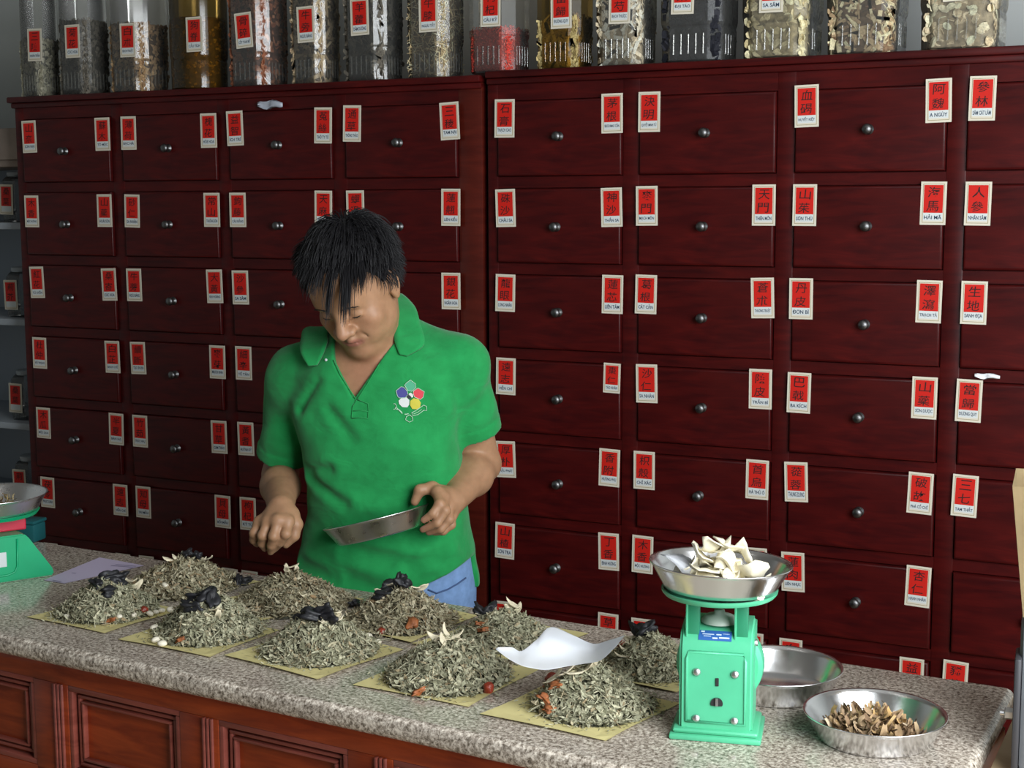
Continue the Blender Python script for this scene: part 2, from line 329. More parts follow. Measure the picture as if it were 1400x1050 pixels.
def make_cabinet(name, label, x0, x1, cols, colx, zt, side_mat=None):
    t = tag(empty(name, (x0, 0, 0)), label, 'cabinet')
    mb = MB(); D = .42; W = MAT['cab']
    mb.box(0, x1-x0, .012, D, 0, zt-.018, W)                                  # carcass
    lx = [c-x0 for c in colx]; hw = .174
    # face frame
    edges = [0]+[v for c in lx for v in (c-hw, c+hw)]+[x1-x0]
    for k in range(0, len(edges), 2):
        last = (k == len(edges)-2)
        mb.box(edges[k], edges[k+1], 0, .013, 0, zt-.018, side_mat if (last and side_mat) else W, .002)
    for c in lx:
        zz = [0]+sum(([z-.097, z+.097] for z in reversed(ROWZ[:8])), [])+[zt-.018]
        for k in range(0, len(zz), 2): mb.box(c-hw-.0005, c+hw+.0005, .001, .012, max(zz[k], 0), zz[k+1], W)
    auto(mb.build('carcass', t))
    e0, e1 = (-.018, .0005) if x0 < 0 else (-.0005, .018)
    cr = MB(); cr.box(e0, x1-x0+e1, -.016, D, zt-.018, zt, W, .004)
    cr.box(e0*.5, x1-x0+e1*.5, -.008, .013, zt-.034, zt-.018, W, .004); auto(cr.build('cornice', t))
    for ci, c in zip(cols, lx):
        for k, z in enumerate(ROWZ):
            if z-.097 < 0: continue
            d = MB()
            bm = bmesh.new(); bmesh.ops.create_cube(bm, size=1)
            for v in bm.verts: v.co = Vector((v.co.x*2*(hw-.002), v.co.y*.026+.003, v.co.z*2*.095))
            ed = [e for e in bm.edges if all(v.co.y < 0 for v in e.verts)]
            bmesh.ops.bevel(bm, geom=ed, offset=.0065, segments=3, affect='EDGES', profile=.6)
            d.bm(bm, W)
            dr = auto(d.build('drawer', t, loc=(c+random.uniform(-.001, .001), random.uniform(-.002, .001), z)))
            kb = MB(); kb.lathe([(.012, .0), (.012, .002), (.006, .004), (.005, .010), (.0105, .014), (.0125, .019), (.0105, .024), (.005, .0265), (.0003, .027)], MAT['knob'], 16,
                                M=Matrix.Rotation(PI/2, 3, 'X'), cap0=True)
            ko = kb.build('knob', dr, smooth=True, loc=(random.uniform(-.004, .004), -.0098, random.uniform(-.004, .003))); ko['label'] = 'small round metal knob'
            for tl, br, han, viet in LBL.get((ci, k), []):
                yy = -.0105
                A = yp(tl[0], tl[1], yy); B = yp(br[0], br[1], yy)
                cx = (A[0]+B[0])/2; cz = (A[2]+B[2])/2
                w, h = (.057, .097) if viet != 'TÁO NHÂN' else (.046, .076)
                lb = MB(); paper_label(lb, w, h, han, viet)
                lo = lb.build('paper_label', dr, loc=(cx-x0-dr.location.x, -.0102, cz-z)); lo.rotation_euler = (0, math.radians(random.gauss(0, 1.0)), 0)
                lo['label'] = 'red and cream paper label with two characters and the word ' + viet
    return t
CAB_L = make_cabinet('drawer_cabinet', 'dark red wooden drawer cabinet on the left, behind the man, four columns of labelled drawers', -1.252, .372, [0, 1, 2, 3], [-1.044, -.6531, -.2621, .1288], 1.885, MAT['cab_side'])
CAB_R = make_cabinet('drawer_cabinet', 'dark red wooden drawer cabinet on the right, behind the green scale and steel pans', .388, 1.985, [4, 5, 6, 7], [.5918, .9833, 1.3748, 1.7663], 1.893)
_m = MB(); _m.box(.3725, .3875, .03, .40, 0, 1.86, MAT['dust']); tag(_m.build('filler_strip'), 'dusty grey filler strip in the gap between the two drawer cabinets', 'strip')

# scraps caught in the drawers
def scrap(px, py, w, h, label, mat):
    c = yp(px, py, -.012); bm = bmesh.new(); bmesh.ops.create_grid(bm, x_segments=8, y_segments=4, size=.5)
    for v in bm.verts:
        a, b = v.co.x*2, v.co.y*2; k = math.sqrt(max(0, 1-.75*a*a))
        v.co = Vector((a*w/2, -.003-.004*math.sin(3*a)*math.cos(2*b), b*h/2*k + .1*h*math.sin(5*a)))
    bmesh.ops.solidify(bm, geom=bm.faces[:], thickness=.0006)
    mb = MB(); mb.bm(bm, mat); o = mb.build('plastic_scrap', smooth=True, loc=tuple(c)); return tag(o, label, 'scrap')
scrap(370, 143, .085, .022, 'crumpled pale plastic scrap stuck above a drawer under the jars at left', MAT['scrap'])
scrap(1350, 514, .055, .012, 'white paper scrap poking out above the DƯƠNG QUY drawer', MAT['paper'])

# ------------------------------------------------------------------ jars
def sq(r, c, n=4):
    """square outline of half-width r with rounded corners c"""
    P = []
    for q in range(4):
        ca = Vector((r-c, r-c)) if q == 0 else Vector((-(r-c), r-c)) if q == 1 else Vector((-(r-c), -(r-c))) if q == 2 else Vector((r-c, -(r-c)))
        for i in range(n+1):
            a = q*PI/2 + PI/2*i/n; P.append((ca.x+c*math.cos(a), ca.y+c*math.sin(a)))
    return P
def loft(mb, sections, mat, cap0=True, cap1=False):
    V = []; F = []; n = len(sections[0][0])
    for P, z in sections: V += [(p[0], p[1], z) for p in P]
    for k in range(len(sections)-1):
        for i in range(n):
            j = (i+1) % n; F.append((k*n+i, k*n+j, (k+1)*n+j, (k+1)*n+i))
    if cap0: F.append(tuple(range(n-1, -1, -1)))
    if cap1: F.append(tuple(range((len(sections)-1)*n, len(sections)*n)))
    mb.add(V, F, mat)
def make_jar(loc, w, h, mat, lidmat, lab, label, group, rz=0, rnd=False, labdx=-.012, labz=None, han='', viet=''):
    t = tag(empty('storage_jar', loc, rz), label, 'jar', group)
    r = w/2; c = r*.98 if rnd else r*.40; n = 8 if rnd else 1
    mb = MB(); S = lambda k, z: (sq(r*k, c*k, n), z)
    loft(mb, [S(.90, 0), S(.96, .006), S(.97, h*.20), S(.95, h*.215), S(.985, h*.235), S(1, h*.26), S(1, h*.72), S(.98, h*.80), S(.84, h*.87), S(.72, h*.90), S(.72, h*.93)], mat)
    if not rnd:
        rb = mb
        for s in range(2):
            for i in range(5):
                x = (-.46+i*.23)*r*1.0
                p = (x, -r*.975, 0) if s == 0 else (r*.975, x, 0)
                rb.tube([(p[0], p[1], h*.05), (p[0], p[1], h*.17)], .0018, mat, 6)
    body = auto(mb.build('jar_body', t), 35)
    ld = MB(); ld.lathe([(r*.76, h*.90), (r*.78, h*.905), (r*.78, h*.985), (r*.72, h), (.001, h)], lidmat, 28); auto(ld.build('lid', t))
    if han:
        lb = MB(); paper_label(lb, .058, .098, han, viet)
        o = lb.build('paper_label', t, loc=(labdx, -r*(1.0 if not rnd else 1.0)-.0012, labz)); o.rotation_euler = (0, math.radians(random.gauss(0, 1.5)), 0)
        o['label'] = 'red and cream paper label' + ((' reading ' + viet) if viet else '')
    return t
def bits(mb, kind, n, half, h, mats, c=.4, top=None):
    """loose pieces filling a square jar, heaped against its walls"""
    for i in range(n):
        f = random.random()
        if f < .47: p = Vector((random.uniform(-half, half), -half+random.uniform(0, .012), random.uniform(.006, h)))
        elif f < .82: p = Vector((half-random.uniform(0, .012), random.uniform(-half, half), random.uniform(.006, h)))
        else: p = Vector((random.uniform(-half, half), random.uniform(-half, half), h+random.uniform(-.006, .006)))
        e = half*1.0; s = abs(p.x)+abs(p.y)
        lim = half*1.72
        if s > lim: p.x *= lim/s; p.y *= lim/s
        m = random.choice(mats)
        wall = f < .47
        R = Matrix.Rotation(random.uniform(0, 2*PI), 3, 'Y') if wall else Matrix.Rotation(random.uniform(0, 2*PI), 3, 'X') @ Matrix.Rotation(PI/2, 3, 'Z')
        R = R @ Matrix.Rotation(random.gauss(0, .35), 3, 'X') @ Matrix.Rotation(random.gauss(0, .3), 3, 'Z')
        if kind == 'strip': a, b, th = random.uniform(.022, .056), random.uniform(.005, .012), .002
        elif kind == 'stem': a, b, th = random.uniform(.02, .045), random.uniform(.0012, .0025), .0014
        elif kind == 'chip': a, b, th = random.uniform(.009, .020), random.uniform(.007, .013), .0015
        elif kind == 'slice': a, b, th = random.uniform(.018, .028), random.uniform(.014, .020), .0018
        elif kind == 'grain': a, b, th = random.uniform(.003, .0055), random.uniform(.002, .003), .002
        else: a, b, th = random.uniform(.016, .026), random.uniform(.014, .020), .008
        ns = 8 if kind == 'slice' else 4
        bend = random.uniform(-.25, .25)*a if kind in ('strip', 'slice', 'stem') else 0
        V = []
        if ns == 4:
            for yy in (-th/2, th/2):
                V += [(-a/2, yy, -b/2), (0, yy-bend, -b/2*1.1), (a/2, yy, -b/2*.8), (a/2, yy, b/2*.9), (0, yy-bend, b/2), (-a/2, yy, b/2*.8)]
            F = [(0, 1, 4, 5), (1, 2, 3, 4), (6, 11, 10, 7), (7, 10, 9, 8), (0, 6, 7, 1), (1, 7, 8, 2), (2, 8, 9, 3), (3, 9, 10, 4), (4, 10, 11, 5), (5, 11, 6, 0)]
        else:
            for yy in (-th/2, th/2): V += [(a/2*math.cos(2*PI*k/8)*random.uniform(.85, 1.1), yy+bend*math.cos(4*PI*k/8)*.5, b/2*math.sin(2*PI*k/8)) for k in range(8)]
            F = [tuple(range(7, -1, -1)), tuple(range(8, 16))]+[(k, (k+1) % 8, 8+(k+1) % 8, 8+k) for k in range(8)]
        q = lambda v: [max(-half, min(half, v.x)), max(-half, min(half, v.y)), max(.002, v.z)]
        mb.add([q(R @ Vector(v) + p) for v in V], F, m)
def isl(name, a, b, c): return island(name, [(0, a), (.5, b), (1, c)], .75, .5)
FILL = {
 'fuzz': isl('grey_green_herb', (0.264, 0.243, 0.173), (0.405, 0.386, 0.283), (0.567, 0.526, 0.405)), 'dark': isl('dark_herb', (0.102, 0.091, 0.071), (0.181, 0.162, 0.132), (0.264, 0.232, 0.181)),
 'brown': isl('brown_chips', (0.243, 0.143, 0.071), (0.446, 0.283, 0.152), (0.648, 0.446, 0.243)), 'deep': isl('dark_brown_pieces', (0.181, 0.102, 0.024), (0.324, 0.181, 0.041), (0.405, 0.264, 0.061)),
 'redbrown': isl('red_brown_chips', (0.264, 0.091, 0.051), (0.405, 0.152, 0.081), (0.567, 0.264, 0.152)), 'tanb': isl('tan_brown_strips', (0.345, 0.243, 0.152), (0.567, 0.426, 0.264), (0.810, 0.648, 0.405)),
 'black': isl('black_pieces', (0.011, 0.012, 0.018), (0.022, 0.023, 0.031), (0.041, 0.041, 0.051)), 'stem': isl('tan_stems', (0.526, 0.386, 0.203), (0.850, 0.669, 0.386), (0.900, 0.900, 0.648)),
 'goji': isl('red_berries', (0.567, 0.047, 0.034), (0.783, 0.081, 0.061), (0.891, 0.176, 0.121)), 'yel': isl('yellow_brown_pieces', (0.297, 0.216, 0.081), (0.540, 0.419, 0.176), (0.756, 0.621, 0.297)),
 'cream': isl('pale_strips', (0.567, 0.459, 0.297), (0.837, 0.729, 0.527), (0.900, 0.900, 0.783)), 'pyel': isl('pale_yellow_slices', (0.540, 0.446, 0.230), (0.783, 0.675, 0.405), (0.900, 0.864, 0.567)),
 'wood': isl('woody_slices', (0.270, 0.162, 0.095), (0.567, 0.419, 0.243), (0.900, 0.837, 0.540)), 'disc': isl('pale_round_slices', (0.621, 0.499, 0.311), (0.837, 0.702, 0.472), (0.900, 0.900, 0.648)),
}
CORE = {k: plain('core_'+k, c, .9, var=.5, vs=70) for k, c in dict(fuzz=(.10, .095, .07), dark=(.05, .045, .035), brown=(.08, .05, .03), deep=(.08, .045, .012), redbrown=(.09, .035, .022), tanb=(.12, .085, .05),
     black=(.01, .01, .014), stem=(.17, .125, .07), goji=(.40, .035, .025), yel=(.17, .125, .05), cream=(.30, .24, .15), pyel=(.32, .26, .14), wood=(.11, .07, .04), disc=(.30, .24, .15)).items()}
# px span of the base, base row, fill level (share of height), kind of piece, fill colour, jar material, label px box, lettering, descriptions
JARS = [
 (30, 82, 141, .58, 'chip', 'fuzz', 'jar', 'redlid', (37, 38, 59, 85), '三陳', 'NHÂN TRẦN', 'clear square jar of grey green herb under a red lid, leftmost on the cabinets', 'grey green crumbled herb in the leftmost jar', False),
 (83, 150, 134, .74, 'chip', 'dark', 'jar', 'darklid', (89, 33, 110, 80), '菊花', 'CÚC HOA', 'clear square jar of dark grey herb, second from the left end', 'dark grey herb in the second jar from the left', False),
 (152, 232, 135, .66, 'chip', 'brown', 'jar', 'greenlid', (163, 30, 187, 80), '白朮', 'BẠCH TRUẬT', 'clear square jar of brown chips under a green lid, third from left', 'brown root chips in the jar with the green lid', False),
 (234, 312, 129, .72, 'chunk', 'deep', 'amber', 'redlid', (251, 21, 281, 73), '狗脊', 'CẨU TÍCH', 'round amber jar labelled CẨU TÍCH', 'dark brown pieces in the round amber jar', True),
 (313, 396, 126, .90, 'chip', 'redbrown', 'jar', 'redlid', (321, 14, 346, 69), '骨碎', 'CỐT TOÁI BỔ', 'clear square jar of red brown chips beside the round amber jar', 'red brown chips inside the jar beside the amber jar', False),
 (398, 466, 122, .88, 'strip', 'tanb', 'jar', 'redlid', (407, 7, 430, 60), '牛旁', 'NGƯU BÀNG', 'clear square jar of dull tan brown strips, sixth from left', 'dull tan brown strips in the sixth jar from left', False),
 (470, 553, 117, .92, 'strip', 'dark', 'jar', 'redlid', (480, -3, 504, 49), '羊藿', 'DÂM DƯƠNG', 'clear square jar of dark pieces with red streaks, left of the tan stems', 'dark dried strips in the jar left of the tan stems', False),
 (556, 636, 112, .95, 'stem', 'stem', 'jar', 'redlid', (572, -12, 600, 48), '牛膝', 'NGƯU TẤT', 'clear square jar packed with thin tan stems labelled NGƯU TẤT', 'thin tan stems in the NGƯU TẤT jar', False),
 (640, 726, 109, .37, 'grain', 'goji', 'jar', 'redlid', (656, -20, 686, 40), '枸杞', 'CÂU KỶ', 'clear square jar of red berries labelled CÂU KỶ', 'red dried berries filling the lower part of the CÂU KỶ jar', False),
 (733, 812, 105, .40, 'strip', 'yel', 'amber', 'redlid', (752, -18, 783, 42), '當歸', 'ĐƯƠNG QUY', 'amber tinted square jar labelled ĐƯƠNG QUY, right of the red berries', 'yellow brown root pieces in the amber ĐƯƠNG QUY jar', False),
 (814, 899, 100, .95, 'strip', 'cream', 'jar', 'redlid', (833, -26, 862, 36), '白芍', 'BẠCH THƯỢC', 'clear square jar of pale cream strips labelled BẠCH THƯỢC', 'pale cream root strips in the BẠCH THƯỢC jar', False),
 (902, 1010, 94, .50, 'chunk', 'black', 'jar', 'redlid', (919, -40, 949, 22), '大棗', 'ĐẠI TÁO', 'clear square jar half full of black fruit labelled ĐẠI TÁO', 'black dried fruit in the ĐẠI TÁO jar', False),
 (1014, 1126, 90, .92, 'slice', 'pyel', 'jar', 'redlid', (1039, -42, 1071, 18), '沙參', 'SA SÂM', 'clear square jar of pale yellow slices labelled SA SÂM', 'pale yellow dried slices in the SA SÂM jar', False),
 (1130, 1241, 83, .95, 'strip', 'wood', 'jar', 'redlid', (1150, -75, 1185, -14), '黃耆', '', 'clear square jar of large woody brown and cream strips, second from right', 'woody brown and cream strips in the second jar from the right', False),
 (1259, 1376, 76, .95, 'slice', 'disc', 'jar', 'redlid', (1290, -60, 1325, 1), '白朮', '', 'clear square jar of pale round slices at the right end', 'pale round slices in the rightmost jar', False),
]
for (xa, xb, yb, fl, kind, fc, jm, lm, lp, han, viet, lab, flab, rnd) in JARS:
    zt = 1.886 if xb < 660 else 1.894
    xc = (xa+xb)/2; Yc = .10
    # the jar stands a little behind the cornice; width chosen from its span seen along the view ray
    A = yp(xa, yb-30, Yc-.06); B = yp(xb, yb-30, Yc+.02)
    c = yp(xc, yb-30, Yc)
    d = ray(xc, yb-30); ang = math.atan2(-(c[0]-CAM[0]), c[1]-CAM[1])
    D = (c-CAM)@_fw; span = (xb-xa)*D/FPX
    w = span/(abs(math.cos(ang))+.72*abs(math.sin(ang))) if not rnd else span
    w = min(w, .180); h = .40
    x = c[0]
    L1 = yp((lp[0]+lp[2])/2, (lp[1]+lp[3])/2, Yc-w/2)
    jar = make_jar((x, Yc, zt), w, h, MAT[jm], MAT[lm], None, lab, 'herb jars on top of the cabinets', 0, rnd, L1[0]-x, L1[2]-zt, han, viet)
    mb = MB(); half = w/2*.93; hh = h*.72*min(1, fl)
    cc = CORE[fc]
    if fl > .9: hh = h*.74
    if rnd:
        mb.lathe([(.001, .004), (half*.93, .004), (half*.93, hh), (.001, hh+.008)], cc, 24)
        for _i in range(420):
            a_ = random.uniform(0, 2*PI); z_ = random.uniform(.008, hh); r_ = half*.93
            lm = Vector((r_*math.cos(a_), r_*math.sin(a_), z_)); sz = random.uniform(.006, .012); M_ = Matrix.Rotation(random.uniform(0, 6), 3, 'X') @ Matrix.Rotation(random.uniform(0, 6), 3, 'Z')
            bx = [M_ @ Vector((x_*sz, y_*sz*.7, q_*sz*.5))+lm for x_ in (-.5, .5) for y_ in (-.5, .5) for q_ in (-.5, .5)]
            mb.add(bx, [(0, 1, 3, 2), (4, 6, 7, 5), (0, 4, 5, 1), (2, 3, 7, 6), (0, 2, 6, 4), (1, 5, 7, 3)], FILL[fc])
    else:
        ring = sq(half*.90, half*.36, 3); ring2 = sq(half*.8, half*.3, 3); ring3 = sq(half*.3, half*.1, 3)
        loft(mb, [(ring, .005), (ring, hh*.97), (ring2, hh), (ring3, hh+.010)], cc, True, True)
        bits(mb, kind, dict(stem=1100, strip=560, chip=850, slice=420, grain=2200, chunk=220)[kind], half*.97, hh+.006, [FILL[fc]])
    o = mb.build('herb_filling', loc=(x, Yc, zt)); tag(o, flab, 'dried herb', kind='stuff')
    jar['label'] = lab

# ------------------------------------------------------------------ side rack at far left
rk = tag(empty('shelf_rack', (-1.70, .12, 0)), 'grey shelf rack crowded with jars left of the drawer cabinets', 'rack')
SH = [yp(10, 690, .16)[2], yp(10, 574, .16)[2], yp(10, 434, .16)[2], yp(10, 304, .16)[2]]
mb = MB(); mb.box(-.40, .42, .40, .41, .1, 1.80, MAT['shelfm']); mb.build('back_panel', rk)
for z in [.12]+SH+[1.70]:
    mb = MB(); mb.box(-.40, .42, 0, .40, z-.022, z, MAT['shelfm'] if z < 1.69 else MAT['beam'], .003); auto(mb.build('shelf', rk))
for x in (-.41, .42):
    mb = MB(); mb.box(x, x+.012, 0, .40, 0, 1.80, MAT['shelfm'], .002); mb.build('side_panel', rk)
mb = MB(); mb.box(-.41, .432, -.01, .012, 1.70, 1.80, MAT['beam'], .003); mb.build('top_board', rk)
RH = ['天冬', '紫蘇', '枳實', '荊芥', '地骨', '牛黃', '白果', '桑葉']
k = 0
for si, z in enumerate(SH):
    for row, (yy, hh, off) in enumerate([(.27, .22, .035), (.10, .165, 0)]):
        for j, x in enumerate((.345-off, .235-off)):
            lvl = ['bottom', 'second', 'third', 'top'][si]
            pos = ['beside the cabinet', 'one in from the cabinet', 'furthest from the cabinet'][j]
            rowt = ['tall clouded jar at the back', 'short clouded jar at the front'][row]
            make_jar((-1.70+x, .12+yy, z), .10, hh, MAT['jar_dk'], MAT['paleld'], None, f'{rowt} of the {lvl} rack shelf, {pos}', 'clouded jars on the side rack', 0, False, -.01, hh*.45, RH[k % 8], '')
            k += 1
    if si == 0: continue
# ------------------------------------------------------------------ counter
CZ = .80
BR, BL = Vector((1.872, -1.084)), Vector((-1.0, -.9557))
fd = Vector((1.413-.194, -1.622+1.540)).normalized(); F0 = Vector((.194, -1.548))
nb = Vector((fd.y, -fd.x))                                           # outward (towards the street)
def fline(s): return F0+fd*s
sR = (1.866-F0.x)/fd.x; sL = (-1.0-F0.x)/fd.x
bm = bmesh.new()
out = [BL, BR, fline(sR)+nb*.014, fline(sL)+nb*.014]
vs = [bm.verts.new((p.x, p.y, CZ-.036)) for p in out]; f = bm.faces.new(vs)
r = bmesh.ops.extrude_face_region(bm, geom=[f]); bmesh.ops.translate(bm, verts=[v for v in r['geom'] if isinstance(v, bmesh.types.BMVert)], vec=(0, 0, .036))
bmesh.ops.recalc_face_normals(bm, faces=bm.faces[:])
fr = [e for e in bm.edges if all(v.co.y < -1.3 for v in e.verts) and abs(e.verts[0].co.z-e.verts[1].co.z) < .001]
rt = [e for e in bm.edges if all(v.co.x > 1.5 for v in e.verts) and abs(e.verts[0].co.z-e.verts[1].co.z) < .001]
bmesh.ops.bevel(bm, geom=list(set(fr+rt)), offset=.014, segments=5, affect='EDGES', profile=.5)
mb = MB(); mb.bm(bm, MAT['granite']); wt = auto(mb.build('worktop'), 50)
tag(wt, 'long speckled grey beige granite worktop with a rounded front edge', 'worktop')

def fpl(px, py, off):
    """point where a view ray meets the counter front, as (run, height)"""
    q = F0+nb*off; d = ray(px, py); n2 = np.array([nb.x, nb.y]); t = ((np.array([q.x, q.y])-CAM[:2])@n2)/(d[:2]@n2); P = CAM+d*t
    return (P[:2]-np.array([F0.x, F0.y]))@np.array([fd.x, fd.y]), P[2]
ang = math.atan2(fd.y, fd.x)
ct = tag(empty('counter', (F0.x, F0.y, 0), ang), 'orange red varnished wooden counter with framed panels under the granite worktop', 'counter')
Wc = MAT['counter']; Wm = MAT['moulding']; FY = .020                  # front face sits just under the nosing
ztop = fpl(180, 960, -FY)[1]; H0 = CZ-.0365
opens = []
bL, bR = fpl(92, 945, -FY)[0], fpl(245, 975, -FY)[0]; cL = fpl(298, 985, -FY)[0]; pit = cL-bL; wid = bR-bL
for k in range(-4, 5):
    a = bL+k*pit
    if a+wid < sR-.05 and a > sL: opens.append((a, a+wid))
zt = fpl(200, 962, -FY)[1]; zb = fpl(20, 1037, -FY)[1]
mb = MB(); mb.box(sL+.02, sR-.03, FY+.022, .50, .02, H0, Wc); auto(mb.build('carcass', ct))
mb = MB(); mb.box(sL+.02, sR-.03, FY, FY+.03, zt, H0, Wc, .002); auto(mb.build('top_rail', ct))
mb = MB(); mb.box(sL+.02, sR-.03, FY, FY+.03, zb-.07, zb, Wc, .002); mb.box(sL+.02, sR-.03, FY, FY+.03, 0, .09, Wc, .002); auto(mb.build('lower_rail', ct))
xs = [sL+.02]+[v for o in opens for v in o]+[sR-.03]
for k in range(0, len(xs), 2):
    mb = MB(); x0, x1 = xs[k], xs[k+1]
    mb.box(x0, x1, FY, FY+.03, .09, zt, Wc, .0015)
    st = auto(mb.build('stile', ct))
    m2 = MB()
    for i in range(3): m2.box(x1-.031+i*.0075, x1-.0255+i*.0075, FY-.006+i*.001, FY+.004, .02, zt+.0, Wm, .0018)
    auto(m2.build('bead_moulding', st))
def panel(x0, x1, z0, z1):
    m = MB(); m.box(x0, x1, FY+.016, FY+.026, z0, z1, Wc); p = m.build('panel', ct)
    m = MB()
    for inset, wd, y in ((.0, .010, FY+.001), (.016, .006, FY+.008), (.026, .005, FY+.006)):
        a, b, c, d = x0+inset, x1-inset, z0+inset, z1-inset
        for q in ((a, b, d-wd, d), (a, b, c, c+wd), (a, a+wd, c+wd, d-wd), (b-wd, b, c+wd, d-wd)):
            m.box(q[0], q[1], y, FY+.018, q[2], q[3], Wm, .0016)
    auto(m.build('panel_moulding', p))
for a, b in opens:
    panel(a, b, zb, zt); panel(a, b, .09, zb-.07)

# ------------------------------------------------------------------ paper sheets and herb heaps
def sheet(name, corners, z, mat, label, cat, group=None, lift=.0):
    """four corners on the worktop, subdivided, with a slight curl"""
    P = [np.array(zp(x, y, z)) if not isinstance(x, np.ndarray) else x for x, y in corners]
    n = 8; V = []; F = []
    for j in range(n+1):
        for i in range(n+1):
            u, v = i/n, j/n
            p = (1-u)*(1-v)*P[0]+u*(1-v)*P[1]+u*v*P[2]+(1-u)*v*P[3]
            e = max(abs(u-.5), abs(v-.5))*2
            V.append((p[0], p[1], z+lift*max(0, e-.8)*5*(.5+.5*math.sin(5*u+3*v))))
    for j in range(n):
        for i in range(n): F.append((j*(n+1)+i, j*(n+1)+i+1, (j+1)*(n+1)+i+1, (j+1)*(n+1)+i))
    if ((P[1]-P[0])[0]*(P[3]-P[0])[1]-(P[1]-P[0])[1]*(P[3]-P[0])[0]) < 0: F = [f[::-1] for f in F]
    N = len(V); V += [(v[0], v[1], v[2]-.0004) for v in V]; F += [tuple(i+N for i in f[::-1]) for f in F]
    mb = MB(); mb.add(V, F, mat); o = mb.build(name, smooth=False); return tag(o, label, cat, group)
HEAPS = [  # base centre px, half width px, apex row, sheet corner px left / near / right, wording
 dict(c=(146, 836), hw=68, top=793, L=(36, 845), B=(143, 867), R=(250, 834), n='front row heap at the far left', s='front row sheet at the far left'),
 dict(c=(286, 864), hw=74, top=808, L=(161, 876), B=(287, 900), R=(382, 862), n='front row heap second from the left', s='front row sheet second from the left'),
 dict(c=(438, 890), hw=80, top=838, L=(306, 898), B=(434, 931), R=(552, 889), n='middle heap of the front row', s='middle sheet of the front row'),
 dict(c=(612, 926), hw=86, top=876, L=(482, 938), B=(640, 968), R=(738, 915), n='front row heap below the curled white sheet', s='front row sheet below the curled white paper'),
 dict(c=(812, 966), hw=84, top=908, L=(656, 978), B=(828, 1015), R=(930, 962), n='front row heap nearest the green scale', s='front row sheet nearest the green scale'),
 dict(c=(250, 802), hw=76, top=766, L=None, B=(214, 822), R=(357, 797), n='rear heap right of the lilac paper', s='rear sheet right of the lilac paper'),
 dict(c=(402, 826), hw=78, top=786, L=None, B=(352, 852), R=(498, 820), n='rear heap below the reaching hand', s='rear sheet below the reaching hand'),
 dict(c=(550, 850), hw=76, top=806, L=None, B=(562, 881), R=(653, 843), n='rear heap in front of the blue jeans', s='rear sheet in front of the blue jeans'),
 dict(c=(690, 876), hw=72, top=836, L=None, B=(700, 906), R=(805, 868), n='rear heap behind the curled white sheet', s='rear sheet behind the curled white paper'),
 dict(c=(888, 914), hw=68, top=868, L=None, B=(925, 949), R=(1010, 905), n='rear heap touching the green scale', s='rear sheet running behind the green scale'),
]
vecs = []
for k, h in enumerate(HEAPS):
    B = zp(*h['B'], CZ); R = zp(*h['R'], CZ)
    if h['L']:
        L = zp(*h['L'], CZ); vecs.append(L-B)
    else: L = B+vecs[k-5]*.93
    T = L+R-B
    z = CZ+.0006+.0005*(k % 3)+ (0 if k < 5 else .0014)
    P = [B, R, T, L]
    lab = 'pale yellow square wrapping sheet, ' + h['s']
    o = sheet('wrapping_sheet', [(p, 0) for p in P], z, MAT['yellow'], lab, 'paper sheet', 'yellow wrapping sheets under the herb heaps', lift=.003)

class Heap:
    def __init__(s, c, hw, top, rough=.1, seed=0):
        s.c = zp(c[0], c[1], CZ); D = (s.c-CAM)@_fw; s.R = hw*D/FPX*.97
        lo, hi = 0, .3
        for _ in range(40):
            m = (lo+hi)/2
            if pj(s.c+np.array([0, 0, m]))[1] > top: lo = m
            else: hi = m
        s.H = lo*1.0; g = np.random.default_rng(seed); s.ph = g.uniform(0, 6, 6); s.am = g.uniform(.4, 1, 3)
    def z(s, x, y):
        dx, dy = (x-s.c[0])/s.R, (y-s.c[1])/s.R; r = math.hypot(dx, dy); a = math.atan2(dy, dx)
        rr = r*(1+.10*s.am[0]*math.sin(2*a+s.ph[0])+.07*s.am[1]*math.sin(3*a+s.ph[1])+.05*math.sin(5*a+s.ph[2]))
        if rr >= 1: return 0.0
        f = (1-rr**1.5)**1.15
        return s.H*f*(1+.10*math.sin(9*dx+s.ph[3])*math.sin(8*dy+s.ph[4]))*.92
    def at(s, px, py):
        """where a view ray first meets the heap (or the worktop)"""
        best = None; d = ray(px, py); t0 = (CZ+.2-CAM[2])/d[2]; t1 = (CZ-CAM[2])/d[2]
        for i in range(400):
            t = t0+(t1-t0)*i/400; P = CAM+d*t
            g = P[2]-CZ-s.z(P[0], P[1]); on = math.hypot(P[0]-s.c[0], P[1]-s.c[1]) < 1.25*s.R
            if g <= .002 and (on or P[2] > CZ+.004): return P
            if g <= .004 and math.hypot(P[0]-s.c[0], P[1]-s.c[1]) < 1.7*s.R and P[1] < s.c[1]+.2*s.R: return P
            if on and s.z(P[0], P[1]) > .3*s.H and (best is None or g < best[0]): best = (g, P)
        if best is None:
            P = CAM+d*t1; q = P-s.c; r = math.hypot(q[0], q[1])
            if r > 1.35*s.R: P = s.c+q*(1.35*s.R/r)
            P[2] = CZ+s.z(P[0], P[1]); return P
        P = best[1].copy(); P[2] = CZ+s.z(P[0], P[1])+min(best[0], .010); return P
